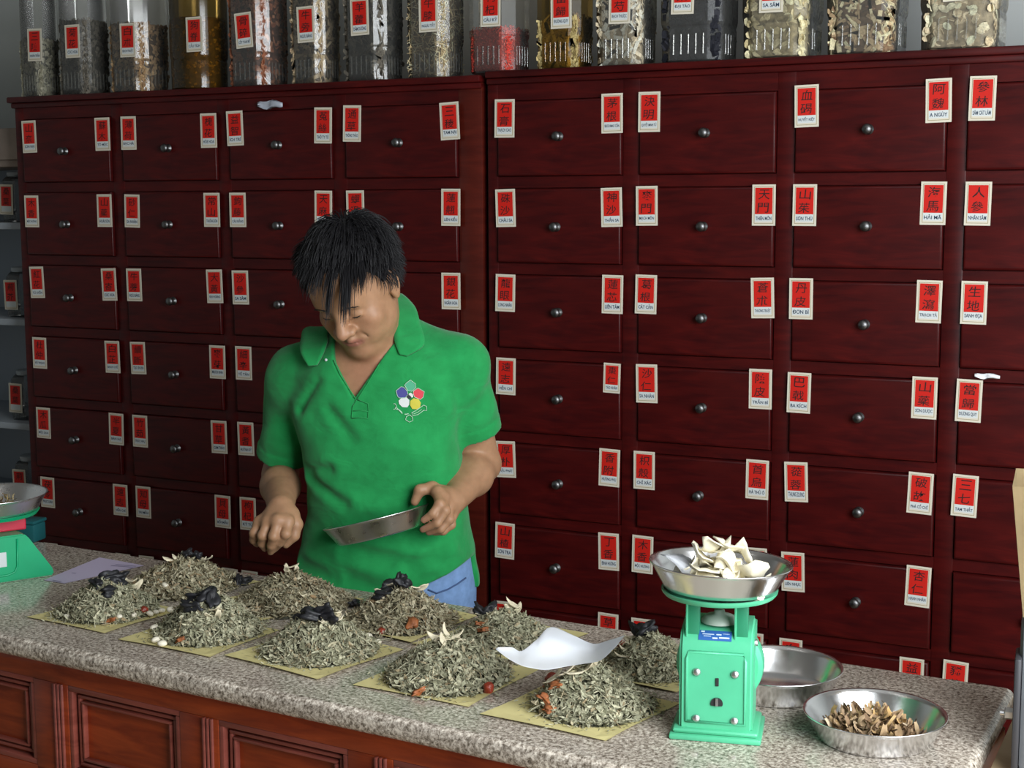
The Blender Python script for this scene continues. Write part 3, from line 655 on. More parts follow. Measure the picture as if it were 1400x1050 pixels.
def leaf(mb, P, nrm, size, wid, mat, curl=.3):
    n = Vector(nrm).normalized(); t = n.orthogonal().normalized(); t = (Matrix.Rotation(random.uniform(0, 2*PI), 3, n) @ t)
    n = (n+Vector((random.gauss(0, .45), random.gauss(0, .45), random.gauss(0, .3)))).normalized(); t = (t-n*t.dot(n)).normalized(); b = n.cross(t)
    V = []; P = Vector(P); tw = random.gauss(0, .5); k = random.uniform(-1, 1)*curl
    for q, wq in ((-.5, .25), (-.15, 1), (.2, .8), (.5, .15)):
        c = P+t*q*size+n*(k*size*(q*q*2))
        bb = (b*math.cos(tw*q*2)+n*math.sin(tw*q*2))*wid*wq/2
        V += [c-bb, c+bb]
    mb.add(V, [(0, 1, 3, 2), (2, 3, 5, 4), (4, 5, 7, 6)], mat)
def build_heap(h, k):
    H = Heap(h['c'], h['hw'], h['top'], seed=k+3); mb = MB(); M = MAT['herb'] if k not in (5, 6, 7) else MAT['herb_b']
    n = 40; V = []; F = []
    for i in range(n+1):
        for j in range(n):
            r = H.R*1.02*i/n; a = 2*PI*j/n; x = H.c[0]+r*math.cos(a); y = H.c[1]+r*math.sin(a)
            V.append((x, y, CZ+.0022+max(0, H.z(x, y)-.004)*.95))
    for i in range(n):
        for j in range(n): F.append((i*n+j, (i+1)*n+j, (i+1)*n+(j+1) % n, i*n+(j+1) % n))
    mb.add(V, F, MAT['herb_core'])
    def nrm(x, y):
        e = .004; return (-(H.z(x+e, y)-H.z(x-e, y))/(2*e)*.8, -(H.z(x, y+e)-H.z(x, y-e))/(2*e)*.8, 1)
    for i in range(3400):
        r = H.R*math.sqrt(random.random())*1.04; a = random.uniform(0, 2*PI); x = H.c[0]+r*math.cos(a); y = H.c[1]+r*math.sin(a)
        z = CZ+.004+H.z(x, y)+random.uniform(-.003, .005)
        q = random.random()
        if q < .62: leaf(mb, (x, y, z), nrm(x, y), random.uniform(.008, .021), random.uniform(.0028, .0075), M, .7)
        elif q < .93: leaf(mb, (x, y, z), nrm(x, y), random.uniform(.010, .026), random.uniform(.0010, .0022), M, .6)
        else:
            N = Vector(nrm(x, y)).normalized(); t = Matrix.Rotation(random.uniform(0, 6.3), 3, N) @ N.orthogonal().normalized(); t = (t+N*random.gauss(.1, .25)).normalized(); L = random.uniform(.018, .045)
            p = Vector((x, y, z)); mb.tube([p-t*L/2, p+N*random.uniform(-.002, .002), p+t*L/2], random.uniform(.0005, .001), M, 4)
    for i in range(230):                                              # crumbs that slid off the heap
        r = H.R*random.triangular(.95, 1.38, 1.0); a = random.uniform(0, 2*PI); x = H.c[0]+r*math.cos(a); y = H.c[1]+r*math.sin(a)
        leaf(mb, (x, y, CZ+.0034), (0, 0, 1), random.uniform(.003, .012), random.uniform(.001, .0035), M, .1)
    o = mb.build('herb_heap')
    tag(o, ('grey green' if k not in (5, 6, 7) else 'brownish') + ' dried leaf heap on a yellow sheet, ' + h['n'], 'dried herb', 'herb heaps on the counter', kind='stuff')
    return H
HP = [build_heap(h, k) for k, h in enumerate(HEAPS)]

# pieces laid on the heaps
def lump_mesh(name, sx, sy, sz, mat, seed, amp=.35):
    bm = bmesh.new(); bmesh.ops.create_icosphere(bm, subdivisions=3, radius=1); g = random.Random(seed); ph = [g.uniform(0, 6) for _ in range(6)]
    for v in bm.verts:
        c = v.co; k = 1+amp*(math.sin(3*c.x+ph[0])*math.sin(2.6*c.y+ph[1])+.5*math.sin(6*c.z+ph[2]+2*c.x)+.3*math.sin(9*c.y+ph[3]))
        v.co = Vector((c.x*sx*k, c.y*sy*k, c.z*sz*k))
    mb = MB(); mb.bm(bm, mat); return mb.mesh(name, True)
def slice_mesh(name, L, W, mat, seed, th=.0012, curl=.35):
    g = random.Random(seed); V = []; F = []; n = 7; m = 14
    pts = []
    for i in range(n):
        for j in range(m):
            r = i/(n-1); a = 2*PI*j/m; k = 1+.10*math.sin(3*a+seed)+.07*math.sin(5*a+2*seed)
            x, y = r*L/2*k*math.cos(a), r*W/2*k*math.sin(a)
            z = curl*L*((x/L)**2*2-.1)+.05*W*math.sin(9*x/L+seed)+curl*.25*W*math.sin(6*y/W+seed)
            pts.append((x, y, z))
    for dz in (0, th): V += [(p[0], p[1], p[2]+dz) for p in pts]
    o = n*m
    for i in range(n-1):
        for j in range(m):
            a, b, c, d = i*m+j, i*m+(j+1) % m, (i+1)*m+(j+1) % m, (i+1)*m+j
            F.append((a, b, c, d)); F.append((o+a, o+d, o+c, o+b))
    for j in range(m): F.append(((n-1)*m+j, (n-1)*m+(j+1) % m, o+(n-1)*m+(j+1) % m, o+(n-1)*m+j))
    mb = MB(); mb.add(V, F, mat); return mb.mesh(name, True)
BLK = [lump_mesh('black_root', .0145, .0085, .0075, MAT['black'], s, .55) for s in (1, 2, 3)]
SL = [slice_mesh('root_slice', .034, .0115, MAT['pale'], s) for s in (1, 2, 3)]
BN = lump_mesh('bean', .0075, .0055, .0045, MAT['bean'], 5, .06)
DT = lump_mesh('date', .0095, .0075, .0070, MAT['date'], 6, .12)
OR = lump_mesh('peel', .011, .008, .004, MAT['orange'], 7, .45)
def place(name, me, P, label, cat, group, dz=.004, rot=None, sc=1):
    o = bpy.data.objects.new(name, me); COL.objects.link(o); o.location = (P[0], P[1], P[2]+dz)
    o.rotation_euler = rot if rot else (random.gauss(0, .35), random.gauss(0, .35), random.uniform(0, 6.3)); o.scale = (sc, sc, sc)
    return tag(o, label, cat, group)
def lay(kind, hk, pxs, dz=.005, sc=1, label=None):
    nm = HEAPS[hk]['n']
    for (x, y) in pxs:
        P = HP[hk].at(x, y)
        if kind == 'black': place('black_root', random.choice(BLK), P, label or f'shrivelled black root chunk on the {nm}', 'dried root', f'black roots on the {nm}', dz, sc=sc)
        elif kind == 'slice': place('root_slice', random.choice(SL), P, f'pale cream root slice on the {nm}', 'root slice', f'pale slices on the {nm}', dz, sc=sc)
        elif kind == 'bean': place('white_bean', BN, P, f'white oval bean beside the {nm}', 'bean', f'white beans by the {nm}', dz, (random.gauss(0, .2), random.gauss(0, .2), random.uniform(0, 6)), sc)
        elif kind == 'date': place('red_date', DT, P, label or f'wrinkled red date by the {nm}', 'date', f'red dates by the {nm}', dz, sc=sc)
        elif kind == 'peel': place('peel_piece', OR, P, label or f'orange brown peel piece on the {nm}', 'peel', f'peel pieces on the {nm}', dz, sc=sc)
# front row
lay('black', 0, [(148, 794), (158, 800), (133, 802), (150, 812), (163, 795)], .007, 1.15)
lay('slice', 0, [(178, 790), (188, 795)]); lay('bean', 0, [(92, 846), (163, 846), (183, 844), (205, 842), (213, 840), (221, 838), (237, 836)], .0045)
lay('peel', 0, [(152, 851)], .004, 1, 'orange brown peel piece at the foot of the far left front row heap'); lay('date', 0, [(197, 838)], .005)
lay('black', 1, [(268, 822), (282, 818), (262, 833), (290, 824)], .007, 1.2); lay('slice', 1, [(290, 838), (297, 846), (286, 846)])
lay('bean', 1, [(211, 861), (213, 878), (222, 883), (234, 835)], .0045, 1.15); lay('peel', 1, [(246, 879)], .005)
lay('black', 2, [(420, 846), (432, 848), (442, 842), (450, 852)], .007, 1.2); lay('slice', 2, [(455, 842), (462, 846), (458, 852), (444, 853)]); lay('bean', 2, [(504, 873), (517, 881)], .005)
lay('date', 2, [(522, 869)], .006, 1.15)
lay('slice', 3, [(598, 879), (612, 872), (618, 876), (628, 882), (640, 884), (608, 884)], .006, 1.1); lay('date', 3, [(668, 946)], .006, 1.2); lay('peel', 3, [(572, 950)], .004, 1.1)
lay('slice', 4, [(782, 916), (795, 912), (806, 918), (812, 910), (790, 924), (757, 925)], .006, 1.3); lay('date', 4, [(744, 929)], .008, 1.35); lay('peel', 4, [(747, 945), (745, 960), (760, 942), (752, 975)], .006, 1.1)
# rear row
lay('black', 5, [(255, 757), (268, 755), (325, 800), (333, 798)], .006, 1.0); lay('slice', 5, [(232, 769), (240, 766), (284, 768), (275, 771)], .006, .9); lay('bean', 5, [(226, 803)], .0045)
lay('slice', 6, [(399, 779), (392, 783), (383, 790), (378, 794), (405, 783), (412, 818)], .006, .9); lay('black', 6, [(485, 829)], .006, .8)
lay('black', 7, [(535, 806), (545, 801), (528, 817), (552, 804)], .007, 1.1); lay('slice', 7, [(515, 818), (521, 811), (530, 803), (566, 806), (575, 808)], .006, 1.0); lay('peel', 7, [(563, 858)], .008, 1.3, 'curled tan leaf on the rear heap in front of the blue jeans')
lay('black', 8, [(657, 836), (668, 838)], .006, 1.0); lay('slice', 8, [(659, 844), (694, 834), (702, 829), (708, 838)], .006, .9); lay('peel', 8, [(656, 858), (662, 866)], .006, 1)
lay('black', 9, [(878, 858), (874, 866), (884, 866)], .008, 1.1); lay('slice', 9, [(845, 877), (853, 885), (842, 890), (860, 880), (855, 893), (870, 874), (852, 902)], .006, .9); lay('date', 9, [(850, 886)], .006, .8)

# lilac form on the worktop
sheet('paper_form', [(60, 793), (88, 797.5), (197, 773), (136, 762)], CZ+.0011, MAT['lilac'], 'lilac printed paper form lying flat beside the left scale', 'paper')
_f = bpy.data.objects['paper_form']
mb = MB()
for (a, b) in [((152, 773), (182, 775.5)), ((158, 771.5), (186, 774)), ((72, 793), (84, 795.2)), ((98, 783), (104, 783.6))]:
    A = Vector(zp(*a, CZ+.0018)); B = Vector(zp(*b, CZ+.0018)); t = (B-A).normalized().cross(Vector((0, 0, 1)))*.0012
    mb.add([A-t, B-t, B+t, A+t], [(0, 1, 2, 3)], MAT['grey_ink'])
mb.build('printed_line', _f)

# curled white sheet lying over the heaps
def curled():
    # control rows run from the left tip to the right tip: pixel and height
    rows = [[(677, 887, .900), (678, 886.5, .901), (679, 886, .902), (681, 885, .903)],
            [(694, 900, .892), (696, 895, .894), (698, 890, .897), (700, 885, .901)],
            [(713, 910, .886), (713, 903, .889), (713, 897, .892), (713, 890, .897)],
            [(730, 914, .883), (731, 901, .890), (732, 887, .901), (734, 874, .914)],
            [(748, 916, .882), (751, 897, .892), (752, 876, .912), (753, 857, .938)],
            [(775, 911, .884), (779, 899, .889), (781, 884, .900), (783, 868, .920)],
            [(796, 908, .886), (803, 900, .888), (808, 890, .893), (811, 880, .903)],
            [(821, 903, .893), (827, 895, .897), (830, 886, .905), (833, 875, .916)],
            [(838, 888, .915), (845, 881, .920), (850, 874, .928), (856, 868, .938)]]
    g = np.array([[zp(x, y, z) for x, y, z in r] for r in rows])
    def cr(p, t):
        n = len(p)-1; i = min(int(t*n), n-1); f = t*n-i
        p0, p1, p2, p3 = p[max(i-1, 0)], p[i], p[i+1], p[min(i+2, n)]
        return .5*((2*p1)+(-p0+p2)*f+(2*p0-5*p1+4*p2-p3)*f*f+(-p0+3*p1-3*p2+p3)*f**3)
    nu, nv = 40, 20; bm = bmesh.new(); V = []
    for i in range(nu+1):
        row = [cr(g[:, j], i/nu) for j in range(4)]
        V.append([bm.verts.new(cr(row, j/nv)) for j in range(nv+1)])
    for i in range(nu):
        for j in range(nv): bm.faces.new([V[i][j], V[i+1][j], V[i+1][j+1], V[i][j+1]])
    bmesh.ops.solidify(bm, geom=bm.faces[:], thickness=.0004)
    mb = MB(); mb.bm(bm, MAT['paper']); return mb.build('paper_sheet', smooth=True)
tag(curled(), 'curled blank white paper sheet lying across the heaps left of the green scale', 'paper')
# ------------------------------------------------------------------ pans
def pan_mesh(name, R, H, mat, base=.80):
    rb = R*base; mb = MB()
    mb.lathe([(.0005, 0), (rb*.97, 0), (rb, .003), (R*.955, H*.90), (R*.985, H), (R, H+.0012), (R*.995, H+.0028), (R*.965, H+.001), (R*.935, H*.90), (rb*.975, .0055), (rb*.94, .0028), (.0005, .0026)], mat, 72)
    return mb.mesh(name, True)
def pan(loc, R, H, label, mat=None, base=.80, rot=(0, 0, 0)):
    o = bpy.data.objects.new('steel_pan', pan_mesh('steel_pan', R, H, mat or MAT['steel'], base)); COL.objects.link(o)
    o.location = loc; o.rotation_euler = rot
    return tag(o, label, 'pan', 'round steel pans')
P_A = zp(1061, 911, CZ+.040); P_A[2] = CZ+.0005
pan(tuple(P_A), .103, .040, 'empty round steel pan on the worktop behind the green scale')
P_B = zp(1196, 974, CZ+.038); P_B[2] = CZ+.0005
pan(tuple(P_B), .1005, .037, 'round steel pan of brown dried pieces at the right end of the worktop')

def curl_piece(mb, P, size, mat):
    n = Vector((random.gauss(0, .8), random.gauss(0, .8), 1)).normalized(); t = Matrix.Rotation(random.uniform(0, 6.3), 3, n) @ n.orthogonal().normalized(); b = n.cross(t)
    V = []; F = []; m = 7; L = size; k = random.uniform(1.5, 4.5); w0 = size*random.uniform(.10, .26)
    for i in range(m):
        q = i/(m-1)-.5; a = q*k
        c = Vector(P)+t*(math.sin(a)/k*L)+n*((1-math.cos(a))/k*L*1.3)
        w = w0*(.35+.65*math.cos(q*2.6))*(1+.3*math.sin(7*q+L*900)); f = n*math.sin(5*q+L*500)*w*.3
        V += [c-b*w/2-f, c+f*.6, c+b*w/2-f]
    for i in range(m-1):
        for j in range(2): F.append((i*3+j, i*3+j+1, (i+1)*3+j+1, (i+1)*3+j))
    mb.add(V, F, mat)
BROWN = island('brown_dried_curls', [(0, (.10, .06, .035)), (.35, (.25, .16, .09)), (.6, (.40, .28, .17)), (.8, (.52, .33, .13)), (1, (.55, .44, .31))], .7, .4)
mb = MB()
for i in range(430):
    a = random.uniform(0, 6.3); r = .062*math.sqrt(random.random()); x = P_B[0]-.002+r*math.cos(a)*1.08; y = P_B[1]-.004+r*math.sin(a)*.85
    hgt = .034*(1-(r/.068)**2)
    curl_piece(mb, (x, y, CZ+.006+random.random()*hgt), random.uniform(.018, .042), BROWN)
tag(mb.build('dried_curls', smooth=True), 'tangle of brown curled dried pieces in the right steel pan', 'dried herb', kind='stuff')

# ------------------------------------------------------------------ the mint spring scale (seen from its back)
a0 = Vector(zp(914, 1011, CZ)); a1 = Vector(zp(1040, 1021, CZ)); sx = (a1-a0).length; rz = math.atan2((a1-a0).y, (a1-a0).x)
sc = tag(empty('spring_scale', tuple((a0+a1)/2), rz), 'mint green spring scale seen from its back, holding a pan of white slices', 'scale')
Mi = MAT['mint']; hwb = sx/2
mb = MB(); mb.box(-hwb, hwb, 0, .105, 0, .009, Mi, .003); mb.box(-hwb*.93, hwb*.93, .004, .101, .009, .017, Mi, .004); auto(mb.build('base', sc))
# housing: profile in yz, rounded where back meets top
bw = hwb*.80; HT = .158; prof = []
R_ = .034
for (y, z) in [(.010, .014), (.010, HT-R_)]: prof.append((y, z))
for i in range(1, 9):
    a = PI-i*PI/2/8*.86; prof.append((.010+R_+R_*math.cos(a), HT-R_+R_*math.sin(a)))
prof += [(.070, HT+.004), (.092, HT+.004), (.092, .014)]
bm = bmesh.new(); A = [bm.verts.new((-bw, y, z)) for y, z in prof]; B = [bm.verts.new((bw, y, z)) for y, z in prof]
for i in range(len(prof)):
    j = (i+1) % len(prof); bm.faces.new((A[i], B[i], B[j], A[j]))
bm.faces.new(A); bm.faces.new(B[::-1]); bmesh.ops.recalc_face_normals(bm, faces=bm.faces[:])
bmesh.ops.bevel(bm, geom=[e for e in bm.edges if abs(e.verts[0].co.x-e.verts[1].co.x) < 1e-5 and e.calc_face_angle(0) > 1.2], offset=.004, segments=3, affect='EDGES')
mb = MB(); mb.bm(bm, Mi); hs = auto(mb.build('housing', sc), 35)
# raised frame pressed into the back sheet
mb = MB(); fw_ = bw*.80
def bead(p, q): mb.tube([p, q], .0026, Mi, 8)
y0 = .0098
pts = [(-fw_, y0, .026), (-fw_, y0, HT-.040), (-fw_*.93, y0+.001, HT-.030), (fw_*.93, y0+.001, HT-.030), (fw_, y0, HT-.040), (fw_, y0, .026), (-fw_, y0, .026)]
mb.tube(pts, .0022, Mi, 8); mb.build('pressed_frame', hs, smooth=True)
for x in (-1, 1):
    for z in (.031, .099):
        m = MB(); m.lathe([(.0058, 0), (.0056, .0016), (.004, .0032), (.0004, .0038)], MAT['screw'], 16, M=Matrix.Rotation(PI/2, 3, 'X')); o = m.build('screw', sc, smooth=True, loc=(x*bw*.52, .0095, z))
m = MB(); m.box(-.0024, .0024, -.0012, .001, -.006, .006, MAT['slot'], .001); o = m.build('slot', hs, loc=(.002, .0094, .086))
m = MB(); m.lathe([(.0004, 0), (.0085, 0), (.0085, .0015), (.0004, .0015)], MAT['slot'], 20, M=Matrix.Rotation(PI/2, 3, 'X')); m.v = [(x, y, max(z, -.0035)) for x, y, z in m.v]
m.box(-.0018, .0018, -.004, .001, -.003, .008, MAT['screw']); o = m.build('lock_hole', hs, loc=(.002, .0094, .055))
# sticker on the curve between back and top
m = MB(); zz = HT-.010; Rs = R_+.0006; ns = 6
V = []; a_s, a_e = PI-.62, PI-1.10
for i in range(ns+1):
    a = a_s+(a_e-a_s)*i/ns; y = .010+R_+Rs*math.cos(a); z = HT-R_+Rs*math.sin(a); V += [(-bw*.50, y, z), (bw*.40, y, z)]
m.add(V, [(2*i, 2*i+1, 2*i+3, 2*i+2) for i in range(ns)], MAT['sticker'])
for (xa, xb, t0, t1) in [(-.44, -.34, .74, .90), (-.40, -.08, .52, .60), (-.02, .12, .50, .62), (-.36, -.16, .34, .40), (-.12, .02, .14, .28), (.06, .34, .20, .34), (.16, .34, .64, .68)]:
    Q = []
    for t in (t0, t1):
        a = a_s+(a_e-a_s)*t; y = .010+R_+(Rs+.0006)*math.cos(a); z = HT-R_+(Rs+.0006)*math.sin(a); Q += [(bw*xa, y, z), (bw*xb, y, z)]
    m.add(Q, [(0, 1, 3, 2)], MAT['sticker_ink'])
o = m.build('sticker', hs); o['label'] = 'blue printed sticker'
# round dial drum on the far side
m = MB(); rd = bw*1.20; m.lathe([(.001, 0), (rd*.9, 0), (rd, .006), (rd*1.02, .018), (rd*1.02, .030), (rd*.97, .036), (.001, .037)], Mi, 56, M=Matrix.Rotation(-PI/2, 3, 'X'))
dd = auto(m.build('dial_drum', sc, loc=(0, .060, .094)), 35)
m = MB(); m.lathe([(.001, 0), (rd*.93, 0), (rd*.93, .0015), (.001, .0015)], MAT['white'], 48, M=Matrix.Rotation(-PI/2, 3, 'X')); m.build('dial_face', dd, loc=(0, .0375, 0))
m = MB(); m.box(-.002, .002, 0, .002, -.01, .045, MAT['slot']); m.build('pointer', dd, loc=(0, .040, 0))
m = MB(); m.lathe([(.005, 0), (.0048, .003), (.001, .004)], MAT['screw'], 12, M=Matrix.Rotation(PI/2, 3, 'Y')); m.build('screw', sc, smooth=True, loc=(bw, .052, .134))
# posts, cap, carrier plate
for x in (-1, 1):
    m = MB(); m.box(x*bw*.66-.009, x*bw*.66+.009, .022, .036, HT-.012, HT+.046, MAT['dkgreen'], .001)
    m.box(x*bw*.66-.010, x*bw*.66-.007, .018, .030, HT-.012, HT+.046, Mi, .0008); auto(m.build('post', sc))
m = MB(); m.lathe([(.026, 0), (.026, .002), (.020, .009), (.008, .011), (.0075, .017), (.0005, .0175)], MAT['lidgrey'], 28); cp = m.build('adjusting_cap', sc, smooth=True, loc=(0, .056, HT+.003))
PZ = HT+.044; Rp = .082
m = MB(); m.lathe([(.0005, 0), (Rp*.55, 0), (Rp*.96, .002), (Rp, .006), (Rp*1.01, .0095), (Rp*.97, .0095), (Rp*.94, .005), (.0005, .004)], Mi, 60); auto(m.build('carrier_plate', sc, loc=(0, .050, PZ)), 35)
m = MB(); m.box(-bw*.80, bw*.80, .020, .038, PZ-.003, PZ+.001, MAT['dkgreen'], .001); m.build('cross_bar', sc)
bpy.context.view_layer.update()
W = Matrix.Translation(Vector((a0+a1)/2)) @ Matrix.Rotation(rz, 4, 'Z')
pc = W @ Vector((0, .050, PZ+.0045))
pan(tuple(pc), .102, .041, 'round steel pan of white slices on top of the mint green scale', base=.76, rot=(math.radians(-2.0), math.radians(1.0), 0))
# white slices in it
WS = [slice_mesh('white_slice', .040, .030, plain('white_root', (.86, .80, .62), .6, var=.16, vs=60, bmp=.15), s, .0014, c_) for s, c_ in ((11, .35), (12, -.3), (13, .5), (14, .2))]
def in_pan(name, me, x, y, z, lab, rot, grp, s=1):
    p = pc+Vector((x, y, z)); o = bpy.data.objects.new(name, me); COL.objects.link(o); o.location = p; o.rotation_euler = rot; o.scale = (s, s, s); return tag(o, lab, 'root slice', grp)
g = random.Random(4)
for i in range(34):
    t = i/34
    if i < 24: r = .045*math.sqrt(g.random()); a = g.uniform(0, 6.3); x, y = r*math.cos(a)-.010, r*math.sin(a)*.8+.004; z = .012+.050*(1-(r/.05)**2)*g.uniform(.4, 1)
    else: x, y = g.uniform(-.03, .062), g.uniform(-.05, .03); z = g.uniform(.010, .026)
    in_pan('white_slice', WS[i % 4], x, y, z, 'curled white root slice heaped in the pan on the green scale', (g.gauss(0, .6), g.gauss(0, .6), g.uniform(0, 6.3)), 'white slices in the scale pan', g.uniform(.8, 1.25))
for q in ((-.006, -.002, .064, .3, -.2), (.012, .004, .066, -.2, .25), (.030, .012, .052, .5, .6), (-.028, .0, .050, .2, -.7), (.052, -.012, .036, .9, .5)):
    in_pan('white_slice', WS[int(q[0]*1000) % 4], q[0], q[1], q[2], 'curled white root slice heaped in the pan on the green scale', (q[3], q[4], g.uniform(0, 6)), 'white slices in the scale pan', 1.2)
# torn white paper standing in the pan
bm = bmesh.new(); V = [[bm.verts.new(pc+Vector((-.084+.055*u+.012*v, -.020+.060*v-.02*u, .050-.038*u-.012*v+.010*math.sin(3*u)))) for v in (0, .33, .66, 1)] for u in (0, .25, .5, .75, 1)]
for i in range(4):
    for j in range(3): bm.faces.new((V[i][j], V[i+1][j], V[i+1][j+1], V[i][j+1]))
bmesh.ops.solidify(bm, geom=bm.faces[:], thickness=.0005)
mb = MB(); mb.bm(bm, MAT['paper']); tag(mb.build('paper_scrap', smooth=True), 'white paper slip leaning in the left of the scale pan', 'paper')

# ------------------------------------------------------------------ the green scale at far left
cr_ = Vector(zp(74, 786, CZ)); Gm = MAT['green']
s2 = tag(empty('spring_scale', (cr_.x, cr_.y, CZ), math.radians(62)), 'dark green scale with sloping sides cut off by the left edge of the photo', 'scale')
# x to the right along its face, the visible corner at the origin
Ls = .30
prof = [(-Ls, 0), (0, 0), (.0, .012), (-.050, .088), (-.058, .094), (-Ls+.058, .094), (-Ls+.050, .088), (-Ls, .012)]
bm = bmesh.new(); A = [bm.verts.new((x, .0, z)) for x, z in prof]; B = [bm.verts.new((x, .17, z)) for x, z in prof]
for i in range(len(prof)):
    j = (i+1) % len(prof); bm.faces.new((A[i], A[j], B[j], B[i]))
bm.faces.new(A[::-1]); bm.faces.new(B); bmesh.ops.recalc_face_normals(bm, faces=bm.faces[:])
bmesh.ops.bevel(bm, geom=bm.edges[:], offset=.003, segments=2, affect='EDGES')
mb = MB(); mb.bm(bm, Gm); hs2 = auto(mb.build('housing', s2), 35)
m = MB(); m.tube([(-.072, -.001, .086), (-.074, -.001, .030), (-.080, -.001, .018), (-.094, -.001, .014), (-.2, -.001, .014)], .0022, Gm, 8); m.build('pressed_frame', hs2, smooth=True)
m = MB(); m.box(-.150, -.095, -.002, .001, .032, .062, MAT['white'], .0005); o = m.build('sticker', hs2); o['label'] = 'small white sticker'
inv = (Matrix.Translation(s2.location) @ Matrix.Rotation(math.radians(62), 4, 'Z')).inverted()
Q = inv @ Vector(zp(-16, 680, CZ+.160)); cx2, cy2 = Q.x, Q.y
m = MB(); m.box(cx2-.06, cx2+.06, cy2-.05, cy2+.05, .094, .118, MAT['redlid'], .003); o = m.build('red_collar', s2); o['label'] = 'red collar between housing and plate'
m = MB(); m.lathe([(.0005, 0), (.04, 0), (.095, .006), (.10, .013), (.097, .014), (.09, .009), (.0005, .006)], Gm, 48); auto(m.build('carrier_plate', s2, loc=(cx2, cy2, .118)), 35)
wp = (Matrix.Translation(s2.location) @ Matrix.Rotation(math.radians(62), 4, 'Z')) @ Vector((cx2, cy2, .1255))
pan(tuple(wp), .118, .040, 'dull steel pan on the left green scale, cut by the photo edge', MAT['steel_dull'], .80)
mb = MB()
YB = island('yellow_brown_bits', [(0, (.16, .09, .03)), (.5, (.38, .26, .09)), (1, (.5, .42, .25))])
for i in range(160):
    a = random.uniform(0, 6.3); r = .075*math.sqrt(random.random()); curl_piece(mb, (wp.x+r*math.cos(a), wp.y+r*math.sin(a), wp.z+.005+random.random()*.022), random.uniform(.010, .024), YB)
tag(mb.build('dried_curls', smooth=True), 'yellow brown dried bits in the pan on the left green scale', 'dried herb', kind='stuff')
# teal box behind it
tb = zp(33, 742, CZ); m = MB(); m.box(-.026, .026, 0, .05, 0, .042, MAT['teal'], .005)
t_ = tag(empty('plastic_tub', (tb[0], tb[1], CZ), .2), 'dark teal plastic tub behind the left green scale', 'tub'); auto(m.build('tub_body', t_))
m = MB(); m.box(-.028, .028, -.002, .052, .042, .050, MAT['teal'], .003); auto(m.build('lid', t_))

# ------------------------------------------------------------------ machine on a pale wooden stand at the right edge
SZ = .775
sd_ = tag(empty('wooden_stand', (2.14, -1.29, 0)), 'pale tan wooden stand touching the right end of the worktop', 'stand')
m = MB(); m.box(-.262, .26, -.33, .34, SZ-.03, SZ, MAT['card'], .003); auto(m.build('stand_top', sd_))
for x in (-.225, .225):
    for y in (-.29, .30):
        m = MB(); m.box(x-.025, x+.025, y-.025, y+.025, 0, SZ-.029, MAT['card'], .003); auto(m.build('leg', sd_))
q = Vector(yp(1391, 960, -1.36)); mc = tag(empty('slicing_machine', (q.x, q.y, SZ), .10), 'grey metal machine with a bolted flange on the pale stand at the right edge', 'machine')
mz = lambda y: yp(1394, y, -1.36)[2]-SZ
G_ = MAT['machine']
m = MB(); m.box(.001, .26, -.02, .08, 0, mz(838), G_, .014); body = auto(m.build('machine_body', mc))
m = MB(); m.box(-.005, .004, -.03, .03, 0, mz(893), MAT['machine_dk'], .003); fl = auto(m.build('flange', mc))
m = MB(); m.lathe([(.0085, 0), (.0085, .010), (.007, .011), (.0005, .0115)], MAT['screw'], 6, M=Matrix.Rotation(-PI/2, 3, 'Y'), cap0=True); m.lathe([(.004, .011), (.004, .017), (.0005, .0175)], MAT['screw'], 12, M=Matrix.Rotation(-PI/2, 3, 'Y')); auto(m.build('bolt', fl, loc=(-.005, -.01, mz(974))))
m = MB(); z0, z1 = mz(838)-.003, mz(656)
V = [(x, y, z0) for x, y in [(.003, -.01), (.21, -.01), (.21, .07), (.003, .07)]]+[(x, y, z1) for x, y in [(-.016, -.05), (.25, -.05), (.25, .09), (-.016, .09)]]
bm = bmesh.new(); vv = [bm.verts.new(v) for v in V]
for i in range(4): bm.faces.new((vv[i], vv[(i+1) % 4], vv[4+(i+1) % 4], vv[4+i]))
bmesh.ops.solidify(bm, geom=bm.faces[:], thickness=.008); m.bm(bm, MAT['hopper']); o = m.build('hopper', mc); o['label'] = 'tan tapered hopper'
# ------------------------------------------------------------------ signed-distance modelling for the man
class SDF:
    def __init__(s): s.p = []
    def add(s, fn, lo, hi, k=.01, op='+'): s.p.append((op, k, np.array(lo, float), np.array(hi, float), fn)); return s
    def ev(s, P):
        d = np.full(len(P), 1.0, np.float32); lo0 = P.min(0); hi0 = P.max(0)
        for op, k, lo, hi, fn in s.p:
            m = k+.025
            if np.any(lo0 > hi+m) or np.any(hi0 < lo-m): continue
            e = fn(P).astype(np.float32)
            if op == '+':
                h = np.maximum(k-np.abs(d-e), 0); d = np.minimum(d, e)-h*h/(4*k)
            elif op == '-':
                e = -e; h = np.maximum(k-np.abs(d-e), 0); d = np.maximum(d, e)+h*h/(4*k)
            elif op == '~': d = d+e
            elif op == '&':
                d = np.maximum(d, e)
        return d
    def at(s, p): return float(s.ev(np.asarray(p, float)[None])[0])
def rc(a, b, r1, r2):
    a = np.asarray(a, float); b = np.asarray(b, float); ba = b-a; L = max(ba@ba, 1e-9)
    def f(P):
        q = P-a; t = np.clip(q@ba/L, 0, 1); return np.linalg.norm(q-t[:, None]*ba, axis=1)-(r1+(r2-r1)*t)
    R = max(r1, r2); return f, np.minimum(a, b)-R, np.maximum(a, b)+R
